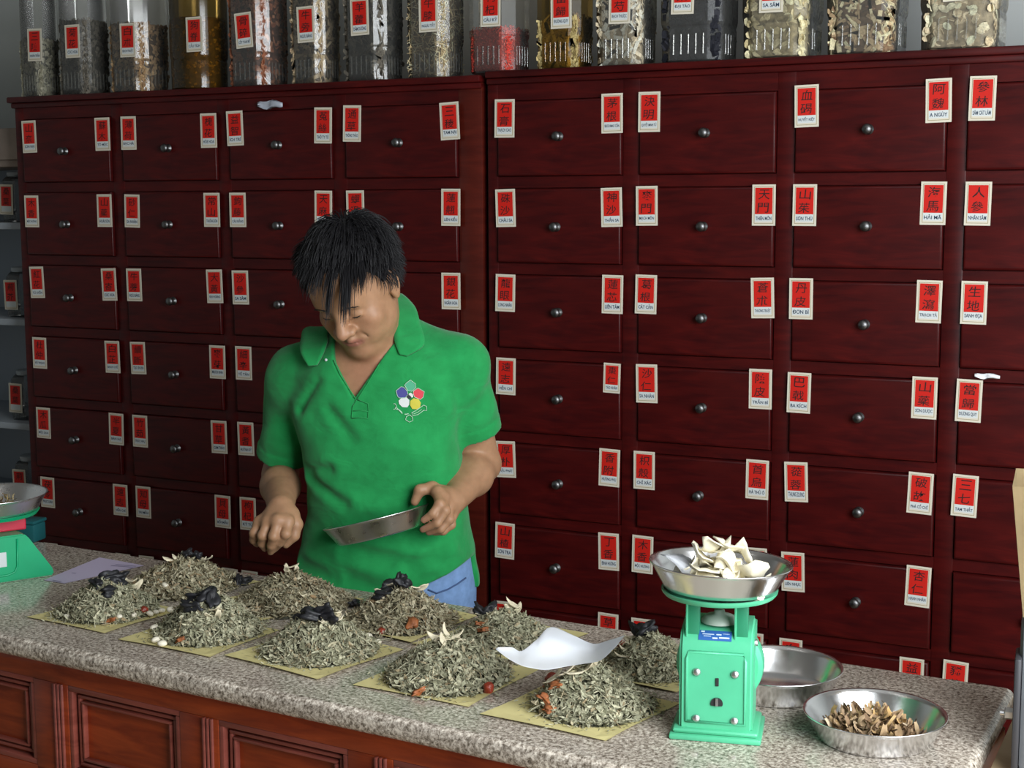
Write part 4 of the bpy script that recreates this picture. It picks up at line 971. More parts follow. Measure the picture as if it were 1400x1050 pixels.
def ell(c, rad, R=None):
    c = np.asarray(c, float); rad = np.asarray(rad, float)
    def f(P):
        q = P-c
        if R is not None: q = q@R.T
        k0 = np.linalg.norm(q/rad, axis=1); k1 = np.linalg.norm(q/(rad*rad), axis=1); return k0*(k0-1)/np.maximum(k1, 1e-6)
    m = rad.max(); return f, c-m, c+m
def surface(sdf, lo, hi, h, smooth=1):
    lo = np.asarray(lo, float); n = np.ceil((np.asarray(hi)-lo)/h).astype(int)+1; Fd = np.ones(n, np.float32); B = 20
    for i in range(0, n[0], B):
        for j in range(0, n[1], B):
            for k in range(0, n[2], B):
                I = [np.arange(a, min(a+B, m)) for a, m in zip((i, j, k), n)]
                l = lo+h*np.array([x[0] for x in I]); u = lo+h*np.array([x[-1] for x in I])
                if not any(p[0] == '+' and not (np.any(l > p[3]+p[1]+.02) or np.any(u < p[2]-p[1]-.02)) for p in sdf.p): continue
                g = np.stack(np.meshgrid(*I, indexing='ij'), -1).reshape(-1, 3)*h+lo
                Fd[i:i+B, j:j+B, k:k+B] = sdf.ev(g).reshape([len(x) for x in I])
    ins = (Fd < 0).astype(np.int8); c = np.zeros(n-1, np.int8)
    cor = [(a, b, d) for a in (0, 1) for b in (0, 1) for d in (0, 1)]
    sl = lambda A, o: A[o[0]:n[0]-1+o[0], o[1]:n[1]-1+o[1], o[2]:n[2]-1+o[2]]
    for o in cor: c += sl(ins, o)
    act = np.argwhere((c > 0) & (c < 8)); idx = np.full(n-1, -1, np.int32); idx[tuple(act.T)] = np.arange(len(act))
    acc = np.zeros((len(act), 3)); cnt = np.zeros(len(act))
    for o in cor:
        for ax in range(3):
            if o[ax]: continue
            o2 = list(o); o2[ax] = 1
            a = Fd[tuple((act+o).T)].astype(float); b = Fd[tuple((act+o2).T)].astype(float); m = (a < 0) != (b < 0)
            t = np.where(m, a/np.where(m, a-b, 1), 0); p = np.tile(np.array(o, float), (len(act), 1)); p[:, ax] = t
            acc[m] += p[m]; cnt[m] += 1
    V = (act+acc/cnt[:, None])*h+lo; quads = []
    for ax in range(3):
        s0 = [slice(None)]*3; s1 = [slice(None)]*3; s0[ax] = slice(0, -1); s1[ax] = slice(1, None)
        A = ins[tuple(s0)]; Bq = ins[tuple(s1)]; e = np.argwhere(A != Bq); u, v = (ax+1) % 3, (ax+2) % 3
        ok = (e[:, u] > 0) & (e[:, v] > 0) & (e[:, u] < n[u]-1) & (e[:, v] < n[v]-1); e = e[ok]
        q = []
        for du, dv in ((-1, -1), (0, -1), (0, 0), (-1, 0)):
            w = e.copy(); w[:, u] += du; w[:, v] += dv; q.append(idx[tuple(w.T)])
        q = np.stack(q, 1); fl = A[tuple(e.T)] == 0; q[fl] = q[fl][:, ::-1]; quads.append(q)
    Q = np.concatenate(quads); Q = Q[(Q >= 0).all(1)]
    for _ in range(smooth):
        E = np.concatenate([Q[:, [0, 1]], Q[:, [1, 2]], Q[:, [2, 3]], Q[:, [3, 0]]]); S = np.zeros_like(V); N = np.zeros(len(V))
        np.add.at(S, E[:, 0], V[E[:, 1]]); np.add.at(N, E[:, 0], 1); V = np.where(N[:, None] > 0, V*.5+S/np.maximum(N, 1)[:, None]*.5, V)
    return V, Q
def np_mesh(name, V, Q, mats, parent=None, midx=None):
    me = bpy.data.meshes.new(name); me.vertices.add(len(V)); me.vertices.foreach_set('co', V.astype(np.float32).ravel())
    me.loops.add(Q.size); me.loops.foreach_set('vertex_index', Q.astype(np.int32).ravel())
    me.polygons.add(len(Q)); me.polygons.foreach_set('loop_start', np.arange(0, Q.size, 4, dtype=np.int32))
    for m in mats: me.materials.append(m)
    if midx is not None: me.polygons.foreach_set('material_index', midx.astype(np.int32))
    me.polygons.foreach_set('use_smooth', np.ones(len(Q), bool)); me.update(calc_edges=True); me.validate()
    o = bpy.data.objects.new(name, me); COL.objects.link(o)
    if parent: o.parent = parent
    return o

# ------------------------------------------------------------------ his frame and landmarks
T0 = np.array([0, 0, 0.]); T0[:] = yp(530, 800, -.858)
_a = math.radians(15); FV = np.array([math.sin(_a), -math.cos(_a), 0]); LV = np.array([math.cos(_a), math.sin(_a), 0])
def MP(x, y, f):
    d = ray(x, y); return CAM+d*((f-(CAM-T0)@FV)/(d@FV))
def loc(P): q = P-T0; return q@LV, q@FV, P[..., 2]
# head frame: turned to his right and bowed
psi, th = math.radians(23), math.radians(42)
ex, ey, ez = _r, _u, -_fw
HF = -math.sin(psi)*math.cos(th)*ex-math.sin(th)*ey+math.cos(psi)*math.cos(th)*ez
HU = -math.sin(psi)*math.sin(th)*ex+math.cos(th)*ey+math.cos(psi)*math.sin(th)*ez
HL = math.cos(psi)*ex+math.sin(psi)*ez
_q = math.radians(3); HL, HU = HL*math.cos(_q)+HU*math.sin(_q), HU*math.cos(_q)-HL*math.sin(_q)
RH_ = np.array([HL, HF, HU])
EYE = MP(464, 431, .20)
HO = EYE-HF*.092
def hd(l, f, u): return HO+HL*l+HF*f+HU*u

# torso sections: px row, px centre, px half width, depth half, forward shift
TS = [(452, 512, 40, .055, .045), (468, 514, 62, .072, .045), (486, 514, 92, .088, .040), (510, 516, 108, .100, .034), (545, 516, 114, .108, .030), (600, 520, 108, .112, .028),
      (645, 527, 104, .112, .022), (700, 531, 106, .116, .016), (750, 531, 116, .124, .010), (800, 531, 123, .130, .004), (840, 531, 122, .128, 0), (880, 531, 118, .12, 0)]
tab = []
for (y, c, hw, b, cf) in TS:
    A = MP(c-hw, y, cf); Bp = MP(c+hw, y, cf); la = loc(A); lb = loc(Bp); tab.append(((la[2]+lb[2])/2, (la[0]+lb[0])/2, (lb[0]-la[0])/2, b, cf))
tab = np.array(sorted(tab))
def torso(off, fold=0.0):
    def f(P):
        l, ff, z = loc(P); cl = np.interp(z, tab[:, 0], tab[:, 1]); a = np.interp(z, tab[:, 0], tab[:, 2])+off; b = np.interp(z, tab[:, 0], tab[:, 3])+off; cf = np.interp(z, tab[:, 0], tab[:, 4])
        e = 2.35; x = np.abs(l-cl)/a; y = np.abs(ff-cf)/b; d = ((x**e+y**e)**(1/e)-1)*np.minimum(a, b)
        if fold:
            s = np.clip((1.02-z)/.16, 0, 1); g = l*9+ff*5
            d = d+fold*(s*np.sin(z*95+2.2*np.sin(g)+l*14)*np.clip(.55+.45*np.sin(l*21+1.3), 0, 1)+.5*(1-s)*np.sin(34*l+20*z+1.5*np.sin(17*z)))
        return np.maximum(d, z-tab[-1, 0])
    w = .26; return f, np.array([T0[0]-w, T0[1]-w, tab[0, 0]]), np.array([T0[0]+w, T0[1]+w, tab[-1, 0]+.01])
SHR, SHL = MP(406, 516, .015), MP(627, 500, .010)
ELR, ELL = MP(383, 650, -.050), MP(660, 634, -.075)
WRR, WRL = MP(384, 694, .165), MP(620, 684, .105)
NKB = MP(512, 482, .035)

# -------- body: one continuous surface
body = SDF()
body.add(*torso(-.010), k=.02)
body.add(*rc(NKB, hd(0, -.022, -.045), .058, .056), k=.03)
body.add(*rc(NKB, SHR, .050, .045), k=.04); body.add(*rc(NKB, SHL, .050, .045), k=.04)
for S, E_, W_ in ((SHR, ELR, WRR), (SHL, ELL, WRL)):
    body.add(*rc(S, E_, .045, .036), k=.03)
    M_ = E_+(W_-E_)*.35
    body.add(*rc(E_, M_, .0365, .0385), k=.015); body.add(*rc(M_, W_, .0385, .0262), k=.02)
# head
def E(l, f, u, r, k=.012, op='+'): body.add(*ell(hd(l, f, u), r, RH_), k=k, op=op)
def C_(a, b, r1, r2, k=.01, op='+'): body.add(*rc(hd(*a), hd(*b), r1, r2), k=k, op=op)
head0 = len(body.p)
E(0, -.010, .036, (.0715, .092, .086), .03)
C_((0, .028, -.010), (0, .048, -.078), .064, .040, .035)
for s in (-1, 1):
    E(s*.036, .026, -.062, (.030, .040, .034), .03)
    E(s*.043, .060, -.030, (.024, .022, .022), .022)
    E(s*.027, .066, -.060, (.022, .020, .022), .022)
C_((-.034, .080, .019), (.034, .080, .019), .013, .013, .02)
E(0, .076, .050, (.05, .022, .03), .03)
for s in (-1, 1):
    E(s*.031, .099, -.001, (.018, .013, .010), .012, '-')
    E(s*.0305, .0795, -.003, (.0150, .0125, .0115), .004)
    C_((s*.018, .0885, -.009), (s*.043, .0825, -.007), .0036, .0032, .006)
C_((0, .088, .010), (0, .111, -.033), .0075, .0125, .016)
for s in (-1, 1):
    E(s*.0145, .099, -.036, (.0105, .0125, .0092), .007)
    E(s*.0065, .106, -.0465, (.0042, .0055, .0035), .003, '-')
C_((-.020, .0825, -.063), (.0, .0930, -.0605), .0046, .0066, .012); C_((.0, .0930, -.0605), (.020, .0825, -.063), .0066, .0046, .012)
C_((-.016, .083, -.0715), (.016, .083, -.0715), .0062, .0062, .012); C_((-.008, .0900, -.0715), (.008, .0900, -.0715), .0066, .0066, .006)
C_((-.018, .0905, -.0672), (0, .0985, -.0665), .0006, .0015, .004, '-'); C_((0, .0985, -.0665), (.018, .0905, -.0672), .0015, .0006, .004, '-')
for s in (-1, 1): C_((s*.022, .098, -.040), (s*.034, .083, -.060), .0008, .0006, .008, '-')
E(0, .073, -.098, (.026, .022, .018), .02)
E(0, .030, -.105, (.034, .036, .020), .03)
for s in (-1, 1):
    tilt = np.array([HL, HF*.94+HU*.34, HU*.94-HF*.34])
    body.add(*ell(hd(s*.077, -.008, -.004), (.009, .019, .031), tilt), k=.006)
    body.add(*ell(hd(s*.086, -.004, -.002), (.006, .011, .020), tilt), k=.004, op='-')
    body.add(*ell(hd(s*.076, -.002, -.030), (.006, .009, .009), tilt), k=.004)

# hands: joints given as pixel and forward distance, radii along the chain
def hand(wr, cmc, fingers, thumb, kpalm=.012):
    K = [MP(*f[0]) for f in fingers]; W_ = wr
    for i, k_ in enumerate(K): body.add(*rc(W_+(cmc-W_)*(.25 if i < 2 else 0), k_, .0165 if i in (1, 2) else .0145, .0125), k=kpalm)
    for i in range(3): body.add(*rc(K[i], K[i+1], .0120, .0115), k=.006)
    body.add(*rc(K[0]*.5+W_*.5, K[2]*.5+W_*.5, .015, .015), k=.012)
    for f in fingers:
        P_ = [MP(*q) for q in f]; R = [.0108, .0096, .0084, .0066]
        for i in range(3): body.add(*rc(P_[i], P_[i+1], R[i], R[i+1]), k=.0035 if i else .004)
        body.add(*ell(P_[1], (.0104,)*3), k=.003)
    P_ = [MP(*q) for q in thumb]; R = [.0165, .0130, .0110, .0085]
    body.add(*rc(W_, P_[0], .018, .0165), k=.012)
    for i in range(len(P_)-1): body.add(*rc(P_[i], P_[i+1], R[i], R[i+1]), k=.005)
# right hand reaching down over the heaps, fingertips gathered
hand(WRR, MP(394, 703, .178),
     [[(394, 713, .205), (391, 730, .222), (383, 742, .212), (375, 751, .196)],
      [(380, 712, .212), (374, 733, .228), (371, 746, .215), (370, 755, .198)],
      [(367, 713, .205), (359, 732, .220), (358, 743, .206), (362, 750, .190)],
      [(355, 714, .194), (348, 729, .204), (347, 738, .194), (351, 744, .180)]],
     [(398, 704, .172), (405, 717, .178), (402, 732, .184), (391, 744, .186)])
# left hand closed on the edge of the tilted pan
LH = dict(f=[[(598, 673, .142), (601, 689, .176), (592, 702, .187), (579, 711, .186)],
             [(606, 681, .146), (609, 698, .178), (598, 715, .188), (578, 724, .180)],
             [(613, 692, .138), (614, 710, .160), (603, 723, .168), (586, 728, .160)],
             [(617, 703, .122), (616, 717, .138), (606, 726, .146), (594, 728, .142)]],
          t=[(606, 676, .112), (591, 667, .130), (574, 670, .142), (567, 686, .144)])
hand(WRL, MP(607, 680, .115), LH['f'], LH['t'])
# hips, legs and feet (below the worktop)
PEL = T0.copy(); PEL[2] = .78
for s in (-1, 1):
    hip = PEL+LV*s*.088+np.array([0, 0, -.02]); kn = PEL+LV*s*.105+FV*.015+np.array([0, 0, -.38]); an = PEL+LV*s*.115-FV*.02; an[2] = .085
    body.add(*rc(hip, kn, .080, .054), k=.03); body.add(*rc(kn, an, .054, .038), k=.03)
    body.add(*rc(an+np.array([0, 0, -.04])-FV*.02, an+FV*.15+np.array([0, 0, -.055]), .036, .028), k=.02)
body.add(*rc(PEL-LV*.07, PEL+LV*.07, .09, .09), k=.03)

def colored(n, c, rough, spec, sss=0):
    m, nt, b, o = newmat(n)
    at_ = nt.nodes.new('ShaderNodeAttribute'); at_.attribute_name = 'tone'; n1 = noise(nt, coords(nt), 60, 4); r = ramp(nt, [(.3, (.82, .80, .78)), (.7, (1.1, 1.1, 1.1))]); nt.links.new(n1.outputs['Fac'], r.inputs[0])
    mx = nt.nodes.new('ShaderNodeMix'); mx.data_type = 'RGBA'; mx.blend_type = 'MULTIPLY'; mx.inputs[0].default_value = .6
    nt.links.new(at_.outputs['Color'], mx.inputs[6]); nt.links.new(r.outputs[0], mx.inputs[7]); nt.links.new(mx.outputs[2], b.inputs['Base Color'])
    b.inputs['Roughness'].default_value = rough; b.inputs['Specular IOR Level'].default_value = spec
    if sss: b.inputs['Subsurface Weight'].default_value = sss; b.inputs['Subsurface Radius'].default_value = (.012, .005, .003); b.inputs['Subsurface Scale'].default_value = .6
    n2 = noise(nt, coords(nt), 420, 3); bump(nt, b, n2.outputs['Fac'], .15, .0008)
    return m
SKIN = colored('skin', None, .5, .4, .12)
lo = np.array([T0[0]-.36, T0[1]-.42, 0.0]); hi = np.array([T0[0]+.36, T0[1]+.26, 1.60])
V, Q = surface(body, lo, hi, .0028, 1)
person = np_mesh('person', V, Q, [SKIN])
tag(person, 'man in a green polo shirt, head bowed, holding a steel pan over the heaps', 'person')
q = (V-HO)@RH_.T; tone = np.tile(np.array([.355, .195, .108]), (len(V), 1))
def blend(w, c):
    global tone
    tone = tone*(1-w[:, None])+np.array(c)*w[:, None]
lips = np.clip(1.35-np.sqrt(((q[:, 0])/.024)**2+((q[:, 2]+.0665)/.0085)**2), 0, 1)*(q[:, 1] > .07); blend(np.clip(lips*1.6, 0, .75), (.27, .095, .075))
chk = np.exp(-(((np.abs(q[:, 0])-.042)/.022)**2+((q[:, 2]+.03)/.02)**2+((q[:, 1]-.07)/.03)**2)); blend(chk*.35, (.38, .165, .10))
nos = np.exp(-((q[:, 0]/.014)**2+((q[:, 2]+.034)/.014)**2+((q[:, 1]-.115)/.02)**2)); blend(nos*.35, (.40, .165, .11))
for T_, i_ in ((LH['f'], 3), (None, 0)):
    if T_:
        for f in T_:
            p = MP(*f[3]); w = np.exp(-(np.linalg.norm(V-p, axis=1)/.013)**2); blend(w*.5, (.43, .20, .145))
nk = np.exp(-(np.linalg.norm(V-MP(500, 505, .12), axis=1)/.06)**2); blend(nk*.4, (.35, .14, .085))
at_ = person.data.color_attributes.new('tone', 'FLOAT_COLOR', 'POINT'); at_.data.foreach_set('color', np.concatenate([tone, np.ones((len(V), 1))], 1).astype(np.float32).ravel())

# -------- polo shirt
shirt = SDF()
shirt.add(*torso(.0, .0045), k=.02)
shirt.add(*rc(NKB, SHR, .056, .052), k=.045); shirt.add(*rc(NKB, SHL, .056, .052), k=.045)
shirt.add(*rc(MP(560, 462, .0), MP(622, 492, .005), .034, .040), k=.05); shirt.add(*rc(MP(452, 478, .0), MP(408, 508, .01), .034, .040), k=.05)
CUTS = []
for S, E_, t_, r1, r2, ph in ((SHR, ELR, .80, .060, .054, .4), (SHL, ELL, .66, .060, .053, 2.1)):
    ax = (E_-S)/np.linalg.norm(E_-S); end = S+(E_-S)*t_
    f0, l0, h0 = rc(S, S+(E_-S)*(t_+.12), r1, r2); f1, _, _ = rc(S, S+(E_-S)*(t_+.12), r1+.0028, r2+.0028)
    def sl_(P, f0=f0, f1=f1, S=S, ax=ax, end=end, ph=ph):
        t = (P-S)@ax; te = (end-S)@ax; g = f0(P)+.0028*np.sin(t*60+3*np.sin((P-S)@FV*30+ph)+ph)*np.clip((te-t)/.05, 0, 1)
        g = np.where(t > te-.026, f1(P), g)
        return np.maximum(g, t-te)
    shirt.add(sl_, l0, h0, k=.022)
    # hollow the cuff so that the arm comes out of an opening
    f2, l2, h2 = rc(end-ax*.03, end+ax*.05, r2-.004, r2-.002); shirt.add(f2, l2, h2, k=.002, op='-')
# creases
for a, b, r in [((424, 652, .10), (470, 690, .135), .006), ((420, 640, .09), (452, 640, .125), .005), ((410, 770, .10), (452, 792, .14), .008), ((560, 775, .135), (640, 742, .10), .007), ((590, 768, .13), (650, 770, .08), .006),
                ((470, 755, .14), (560, 768, .145), .005), ((628, 560, .10), (600, 520, .12), .005), ((415, 560, .10), (440, 520, .115), .005), ((600, 640, .13), (632, 600, .09), .005), ((480, 600, .14), (452, 560, .13), .004)]:
    f_, l_, h_ = rc(MP(*a), MP(*b), 0, 0)
    def cre(P, f_=f_, r=r): e_ = f_(P); return r*.95*np.exp(-(e_/.011)**2)-r*.55*np.exp(-((e_-.022)/.014)**2)
    shirt.add(cre, l_-.06, h_+.06, k=.0, op='~')
# neck opening and the open placket
pts = [MP(449, 462, .12), MP(459, 497, .12), MP(487, 544, .12), MP(516, 500, .12), MP(540, 462, .12), MP(530, 400, .12), MP(455, 400, .12)]
l2 = np.array([[loc(p)[0], loc(p)[2]] for p in pts])
def vneck(P):
    l, ff, z = loc(P); d = np.full(len(P), -9.)
    for i in range(len(l2)):
        a, b = l2[i], l2[(i+1) % len(l2)]; e = (b-a)/np.linalg.norm(b-a); nn = np.array([-e[1], e[0]]); d = np.maximum(d, -((l-a[0])*nn[0]+(z-a[1])*nn[1]))
    return np.maximum(d, .03-ff)
shirt.add(vneck, np.array([T0[0]-.12, T0[1]-.32, 1.12]), np.array([T0[0]+.16, T0[1]-.0, 1.5]), k=.003, op='-')
shirt.add(*rc(NKB+np.array([0, 0, -.02])+FV*.0, hd(0, -.02, -.04), .060, .060), k=.004, op='-')
# hem: cut along a slanted wavy line
hem = [(380, 800), (410, 806), (480, 815), (560, 808), (610, 788), (640, 770), (652, 752), (690, 742)]
hl = np.array([[*loc(MP(x, y, .11))] for x, y in hem])
def hemcut(P):
    l, ff, z = loc(P); zc = np.interp(l, hl[:, 0], hl[:, 2]); zc = np.where(ff < 0, np.minimum(zc, hl[2, 2]+.0), zc); return zc-z
shirt.add(hemcut, lo, hi, k=.0, op='&')
GREEN = None
def knit():
    m, nt, b, o = newmat('green_polo_knit')
    n1 = noise(nt, coords(nt), 26, 4); r = ramp(nt, [(.3, (.011, .215, .055)), (.7, (.016, .285, .076))]); nt.links.new(n1.outputs['Fac'], r.inputs[0]); nt.links.new(r.outputs[0], b.inputs['Base Color'])
    b.inputs['Roughness'].default_value = .85; b.inputs['Specular IOR Level'].default_value = .15; b.inputs['Sheen Weight'].default_value = .15
    mp = coords(nt, (1, 1, 1)); n2 = noise(nt, mp, 700, 2); n3 = noise(nt, coords(nt, (1, 1, 1.6)), 16, 2, .5, .8)
    ad = nt.nodes.new('ShaderNodeMath'); ad.operation = 'MULTIPLY_ADD'; ad.inputs[1].default_value = .10
    nt.links.new(n2.outputs['Fac'], ad.inputs[0]); nt.links.new(n3.outputs['Fac'], ad.inputs[2]); bump(nt, b, ad.outputs[0], .35, .012)
    return m
GREEN = knit()
Vs, Qs = surface(shirt, np.array([T0[0]-.36, T0[1]-.34, .70]), np.array([T0[0]+.36, T0[1]+.24, 1.42]), .0034, 1)
so = np_mesh('polo_shirt', Vs, Qs, [GREEN], person); so['label'] = 'green short sleeved polo shirt with an embroidered emblem'

def drape(px, py, off=.0012):
    d = ray(px, py); d = d/np.linalg.norm(d); t = 2.0; best = (9, None)
    for _ in range(160):
        P = CAM+d*t; s = shirt.at(P)
        if s < best[0]: best = (s, P)
        if s < off+.0004: return P
        t += max(min(s-off, .02), .0006)
        if t > 4: break
    return best[1]
def drape_f(px, py, f): return MP(px, py, f)
def patch(inner, outer, n, m, off, mat, name, parent, thick=.0035, lift=None):
    def pl(P, t):
        k = t*(len(P)-1); i = min(int(k), len(P)-2); f = k-i; return (P[i][0]*(1-f)+P[i+1][0]*f, P[i][1]*(1-f)+P[i+1][1]*f)
    bm = bmesh.new(); G = []
    for i in range(n+1):
        a, b = pl(inner, i/n), pl(outer, i/n); row = []
        for j in range(m+1):
            q_ = j/m; P = drape(a[0]*(1-q_)+b[0]*q_, a[1]*(1-q_)+b[1]*q_, off); row.append(bm.verts.new(P))
        G.append(row)
    for i in range(n):
        for j in range(m): bm.faces.new((G[i][j], G[i+1][j], G[i+1][j+1], G[i][j+1]))
    for _ in range(2): bmesh.ops.smooth_vert(bm, verts=bm.verts[:], factor=.4, use_axis_x=True, use_axis_y=True, use_axis_z=True)
    bmesh.ops.recalc_face_normals(bm, faces=bm.faces[:]); bmesh.ops.solidify(bm, geom=bm.faces[:], thickness=thick)
    mb = MB(); mb.bm(bm, mat); o = mb.build(name, parent, smooth=True); return o
# collar leaves and the band behind the neck
NK = hd(0, -.03, -.075)
def collar():
    mb = MB()
    def ring(pts_in, pts_out, m=6):
        n = len(pts_in); V = []
        for a, b in zip(pts_in, pts_out):
            for j in range(m+1):
                t = j/m; V.append(a*(1-t)+b*t)
        F = []
        for i in range(n-1):
            for j in range(m): F.append((i*(m+1)+j, (i+1)*(m+1)+j, (i+1)*(m+1)+j+1, i*(m+1)+j+1))
        bm = bmesh.new(); vv = [bm.verts.new(v) for v in V]; [bm.faces.new([vv[i] for i in f]) for f in F]
        bmesh.ops.recalc_face_normals(bm, faces=bm.faces[:]); bmesh.ops.solidify(bm, geom=bm.faces[:], thickness=.004); mb.bm(bm, GREEN)
    def spl(P, n):
        P = [np.array(p) for p in P]; out = []
        for k in range(n+1):
            t = k/n*(len(P)-1); i = min(int(t), len(P)-2); f = t-i; p0, p1, p2, p3 = P[max(i-1, 0)], P[i], P[i+1], P[min(i+2, len(P)-1)]
            out.append(.5*((2*p1)+(-p0+p2)*f+(2*p0-5*p1+4*p2-p3)*f*f+(-p0+3*p1-3*p2+p3)*f**3))
        return out
    # from the left leaf tip round the back of the neck to the right leaf tip
    inn = [MP(433, 499, .126), MP(441, 484, .118), MP(447, 466, .098), MP(452, 448, .055), NKB+np.array([0, 0, .060])-FV*.055-LV*.03, NKB+np.array([0, 0, .066])-FV*.060+LV*.025, MP(533, 400, -.015), MP(540, 418, .035), MP(541, 440, .075), MP(539, 463, .105), MP(546, 484, .120)]
    outp = [MP(421, 500, .126), MP(411, 482, .112), MP(411, 464, .080), MP(424, 446, .030), NKB+np.array([0, 0, .030])-FV*.085-LV*.05, NKB+np.array([0, 0, .036])-FV*.085+LV*.04, MP(545, 402, -.030), MP(566, 417, .015), MP(574, 440, .055), MP(580, 470, .092), MP(556, 486, .118)]
    ring(spl(inn, 60), spl(outp, 60))
    return mb.build('collar', so, smooth=True)
collar()
# placket edges
mb = MB()
for path in ([(456, 492), (465, 512), (476, 530), (487, 546)], [(519, 497), (510, 512), (499, 530), (488, 546)], [(487, 546), (482, 556), (481, 568), (481, 572)], [(488, 546), (503, 552), (504, 562), (503, 571)], [(481, 562), (492, 561), (504, 563)], [(481, 572), (492, 571), (503, 572)]):
    P = [drape(x, y, .0008) for x, y in path]; mb.tube(P, .0010, GREEN, 6)
mb.build('placket', so, smooth=True)
mb = MB()
for (x, y) in [(446, 492)]:
    P = drape(x, y, .003); mb.lathe([(.0004, .0014), (.0026, .001), (.0026, 0)], MAT['white'], 12, M=Matrix([list(LV), [0, 0, 1], list(FV)]).transposed().to_3x3(), c=tuple(P))
mb.build('button', so)
# embroidered emblem
EM = dict(g=plain('emblem_green', (.07, .36, .20), .8), r=plain('emblem_red', (.60, .05, .07), .8), b=plain('emblem_blue', (.06, .06, .25), .8), w=plain('emblem_white', (.62, .64, .62), .8), y=plain('emblem_yellow', (.52, .47, .05), .8), k=plain('emblem_black', (.03, .03, .04), .8), e=plain('emblem_edge', (.42, .62, .46), .8))
mb = MB()
def poly(pts, off, mat):
    P = [drape(x, y, off) for x, y in pts]; c = drape(sum(p[0] for p in pts)/len(pts), sum(p[1] for p in pts)/len(pts), off); mb.add([c]+P, [(0, i+1, (i+1) % len(P)+1) for i in range(len(P))], mat)
def line(pts, off, w, mat): mb.tube([drape(x, y, off) for x, y in pts], w, mat, 5)
k_ = lambda L_: [(520+x/11.67, 500+y/11.67) for x, y in L_]
pet = dict(g=[(480, 228), (560, 290), (565, 350), (500, 410), (440, 400), (385, 310), (420, 270)], b=[(250, 400), (330, 335), (380, 345), (430, 410), (440, 460), (400, 510), (300, 515), (270, 480)],
           r=[(530, 400), (600, 355), (700, 415), (685, 500), (640, 540), (545, 500), (520, 440)], w=[(290, 560), (330, 520), (420, 505), (465, 550), (460, 620), (430, 665), (350, 660), (300, 610)], y=[(480, 560), (530, 520), (610, 530), (645, 590), (635, 660), (590, 695), (510, 690), (475, 630)])
for c_, P_ in pet.items():
    poly(k_(P_), .0014, EM[c_])
    if c_ in 'gbr': line(k_(P_+P_[:1]), .0018, .0006, EM['e'])
poly(k_([(455, 440), (490, 430), (520, 460), (525, 500), (500, 510), (480, 480), (455, 465)]), .0022, EM['w']); poly(k_([(435, 450), (460, 480), (490, 500), (490, 530), (455, 530), (425, 490)]), .0022, EM['k'])
line(k_([(210, 695), (235, 690), (255, 640), (235, 605), (210, 610)]), .0016, .0007, EM['e']); line(k_([(250, 690), (290, 700), (350, 750)]), .0016, .001, EM['e']); line(k_([(255, 660), (300, 715), (350, 765)]), .0016, .0006, EM['e'])
line(k_([(385, 775), (415, 775), (450, 765)]), .0016, .0009, EM['e'])
line(k_([(500, 750), (560, 720), (640, 665), (690, 628), (735, 650), (740, 715), (690, 712), (600, 780), (515, 798), (500, 750)]), .0016, .0007, EM['e']); line(k_([(530, 770), (590, 745), (660, 695)]), .0016, .0006, EM['e'])
line(k_([(460, 785), (505, 815), (518, 875), (460, 900), (402, 860), (415, 815), (460, 785)]), .0016, .0007, EM['e'])
eo = mb.build('emblem', so); eo['label'] = 'embroidered five petal flower emblem in green, red, yellow, white and blue'

# -------- jeans
jeans = SDF(); jeans.add(*torso(-.009), k=.02)
for s in (-1, 1):
    hip = PEL+LV*s*.088+np.array([0, 0, -.02]); kn = PEL+LV*s*.105+FV*.015+np.array([0, 0, -.38]); an = PEL+LV*s*.115-FV*.02; an[2] = .07
    jeans.add(*rc(hip, kn, .088, .070), k=.02); jeans.add(*rc(kn, an, .070, .062), k=.03)
jeans.add(*rc(PEL-LV*.07, PEL+LV*.07, .10, .10), k=.02)
zt_ = loc(MP(640, 764, .05))[2]
jeans.add(lambda P: P[:, 2]-(zt_+.02), lo, hi, k=0, op='&'); jeans.add(lambda P: .045-P[:, 2], lo, hi, k=0, op='&')
DEN = plain('blue_denim', (.16, .27, .48), .85, var=.14, vs=60, bmp=.25, spec=.2)
Vj, Qj = surface(jeans, np.array([T0[0]-.34, T0[1]-.26, .02]), np.array([T0[0]+.34, T0[1]+.26, .95]), .006, 2)
jo = np_mesh('jeans', Vj, Qj, [DEN], person); jo['label'] = 'light blue jeans'
SEAM = plain('denim_seam', (.05, .09, .2), .9)
def drape2(px, py, off=.001):
    d = ray(px, py); d = d/np.linalg.norm(d); t = 2.0
    for _ in range(160):
        P = CAM+d*t; s = jeans.at(P)
        if s < off+.0004: return P
        t += max(min(s-off, .02), .0006)
    return P
mb = MB(); mb.tube([drape2(x, y) for x, y in [(585, 806), (597, 811), (612, 806), (626, 798), (637, 790)]], .0016, SEAM, 6); mb.build('pocket_seam', jo, smooth=True)
for s in (-1, 1):
    an = PEL+LV*s*.115-FV*.02; an[2] = 0
    m = MB(); bm = bmesh.new(); bmesh.ops.create_uvsphere(bm, u_segments=20, v_segments=12, radius=1)
    for v in bm.verts:
        f_ = v.co.y; v.co = Vector((v.co.x*.048*(1-.15*f_), f_*.135+.055, max(0, .045+v.co.z*.05*(1-.25*max(0, f_)))))
    m.bm(bm, MAT['darklid'], Matrix([list(LV), list(FV), [0, 0, 1]]).transposed()); m.v = [(v[0]+an[0], v[1]+an[1], v[2]) for v in m.v]
    m.build('shoe', person, smooth=True)

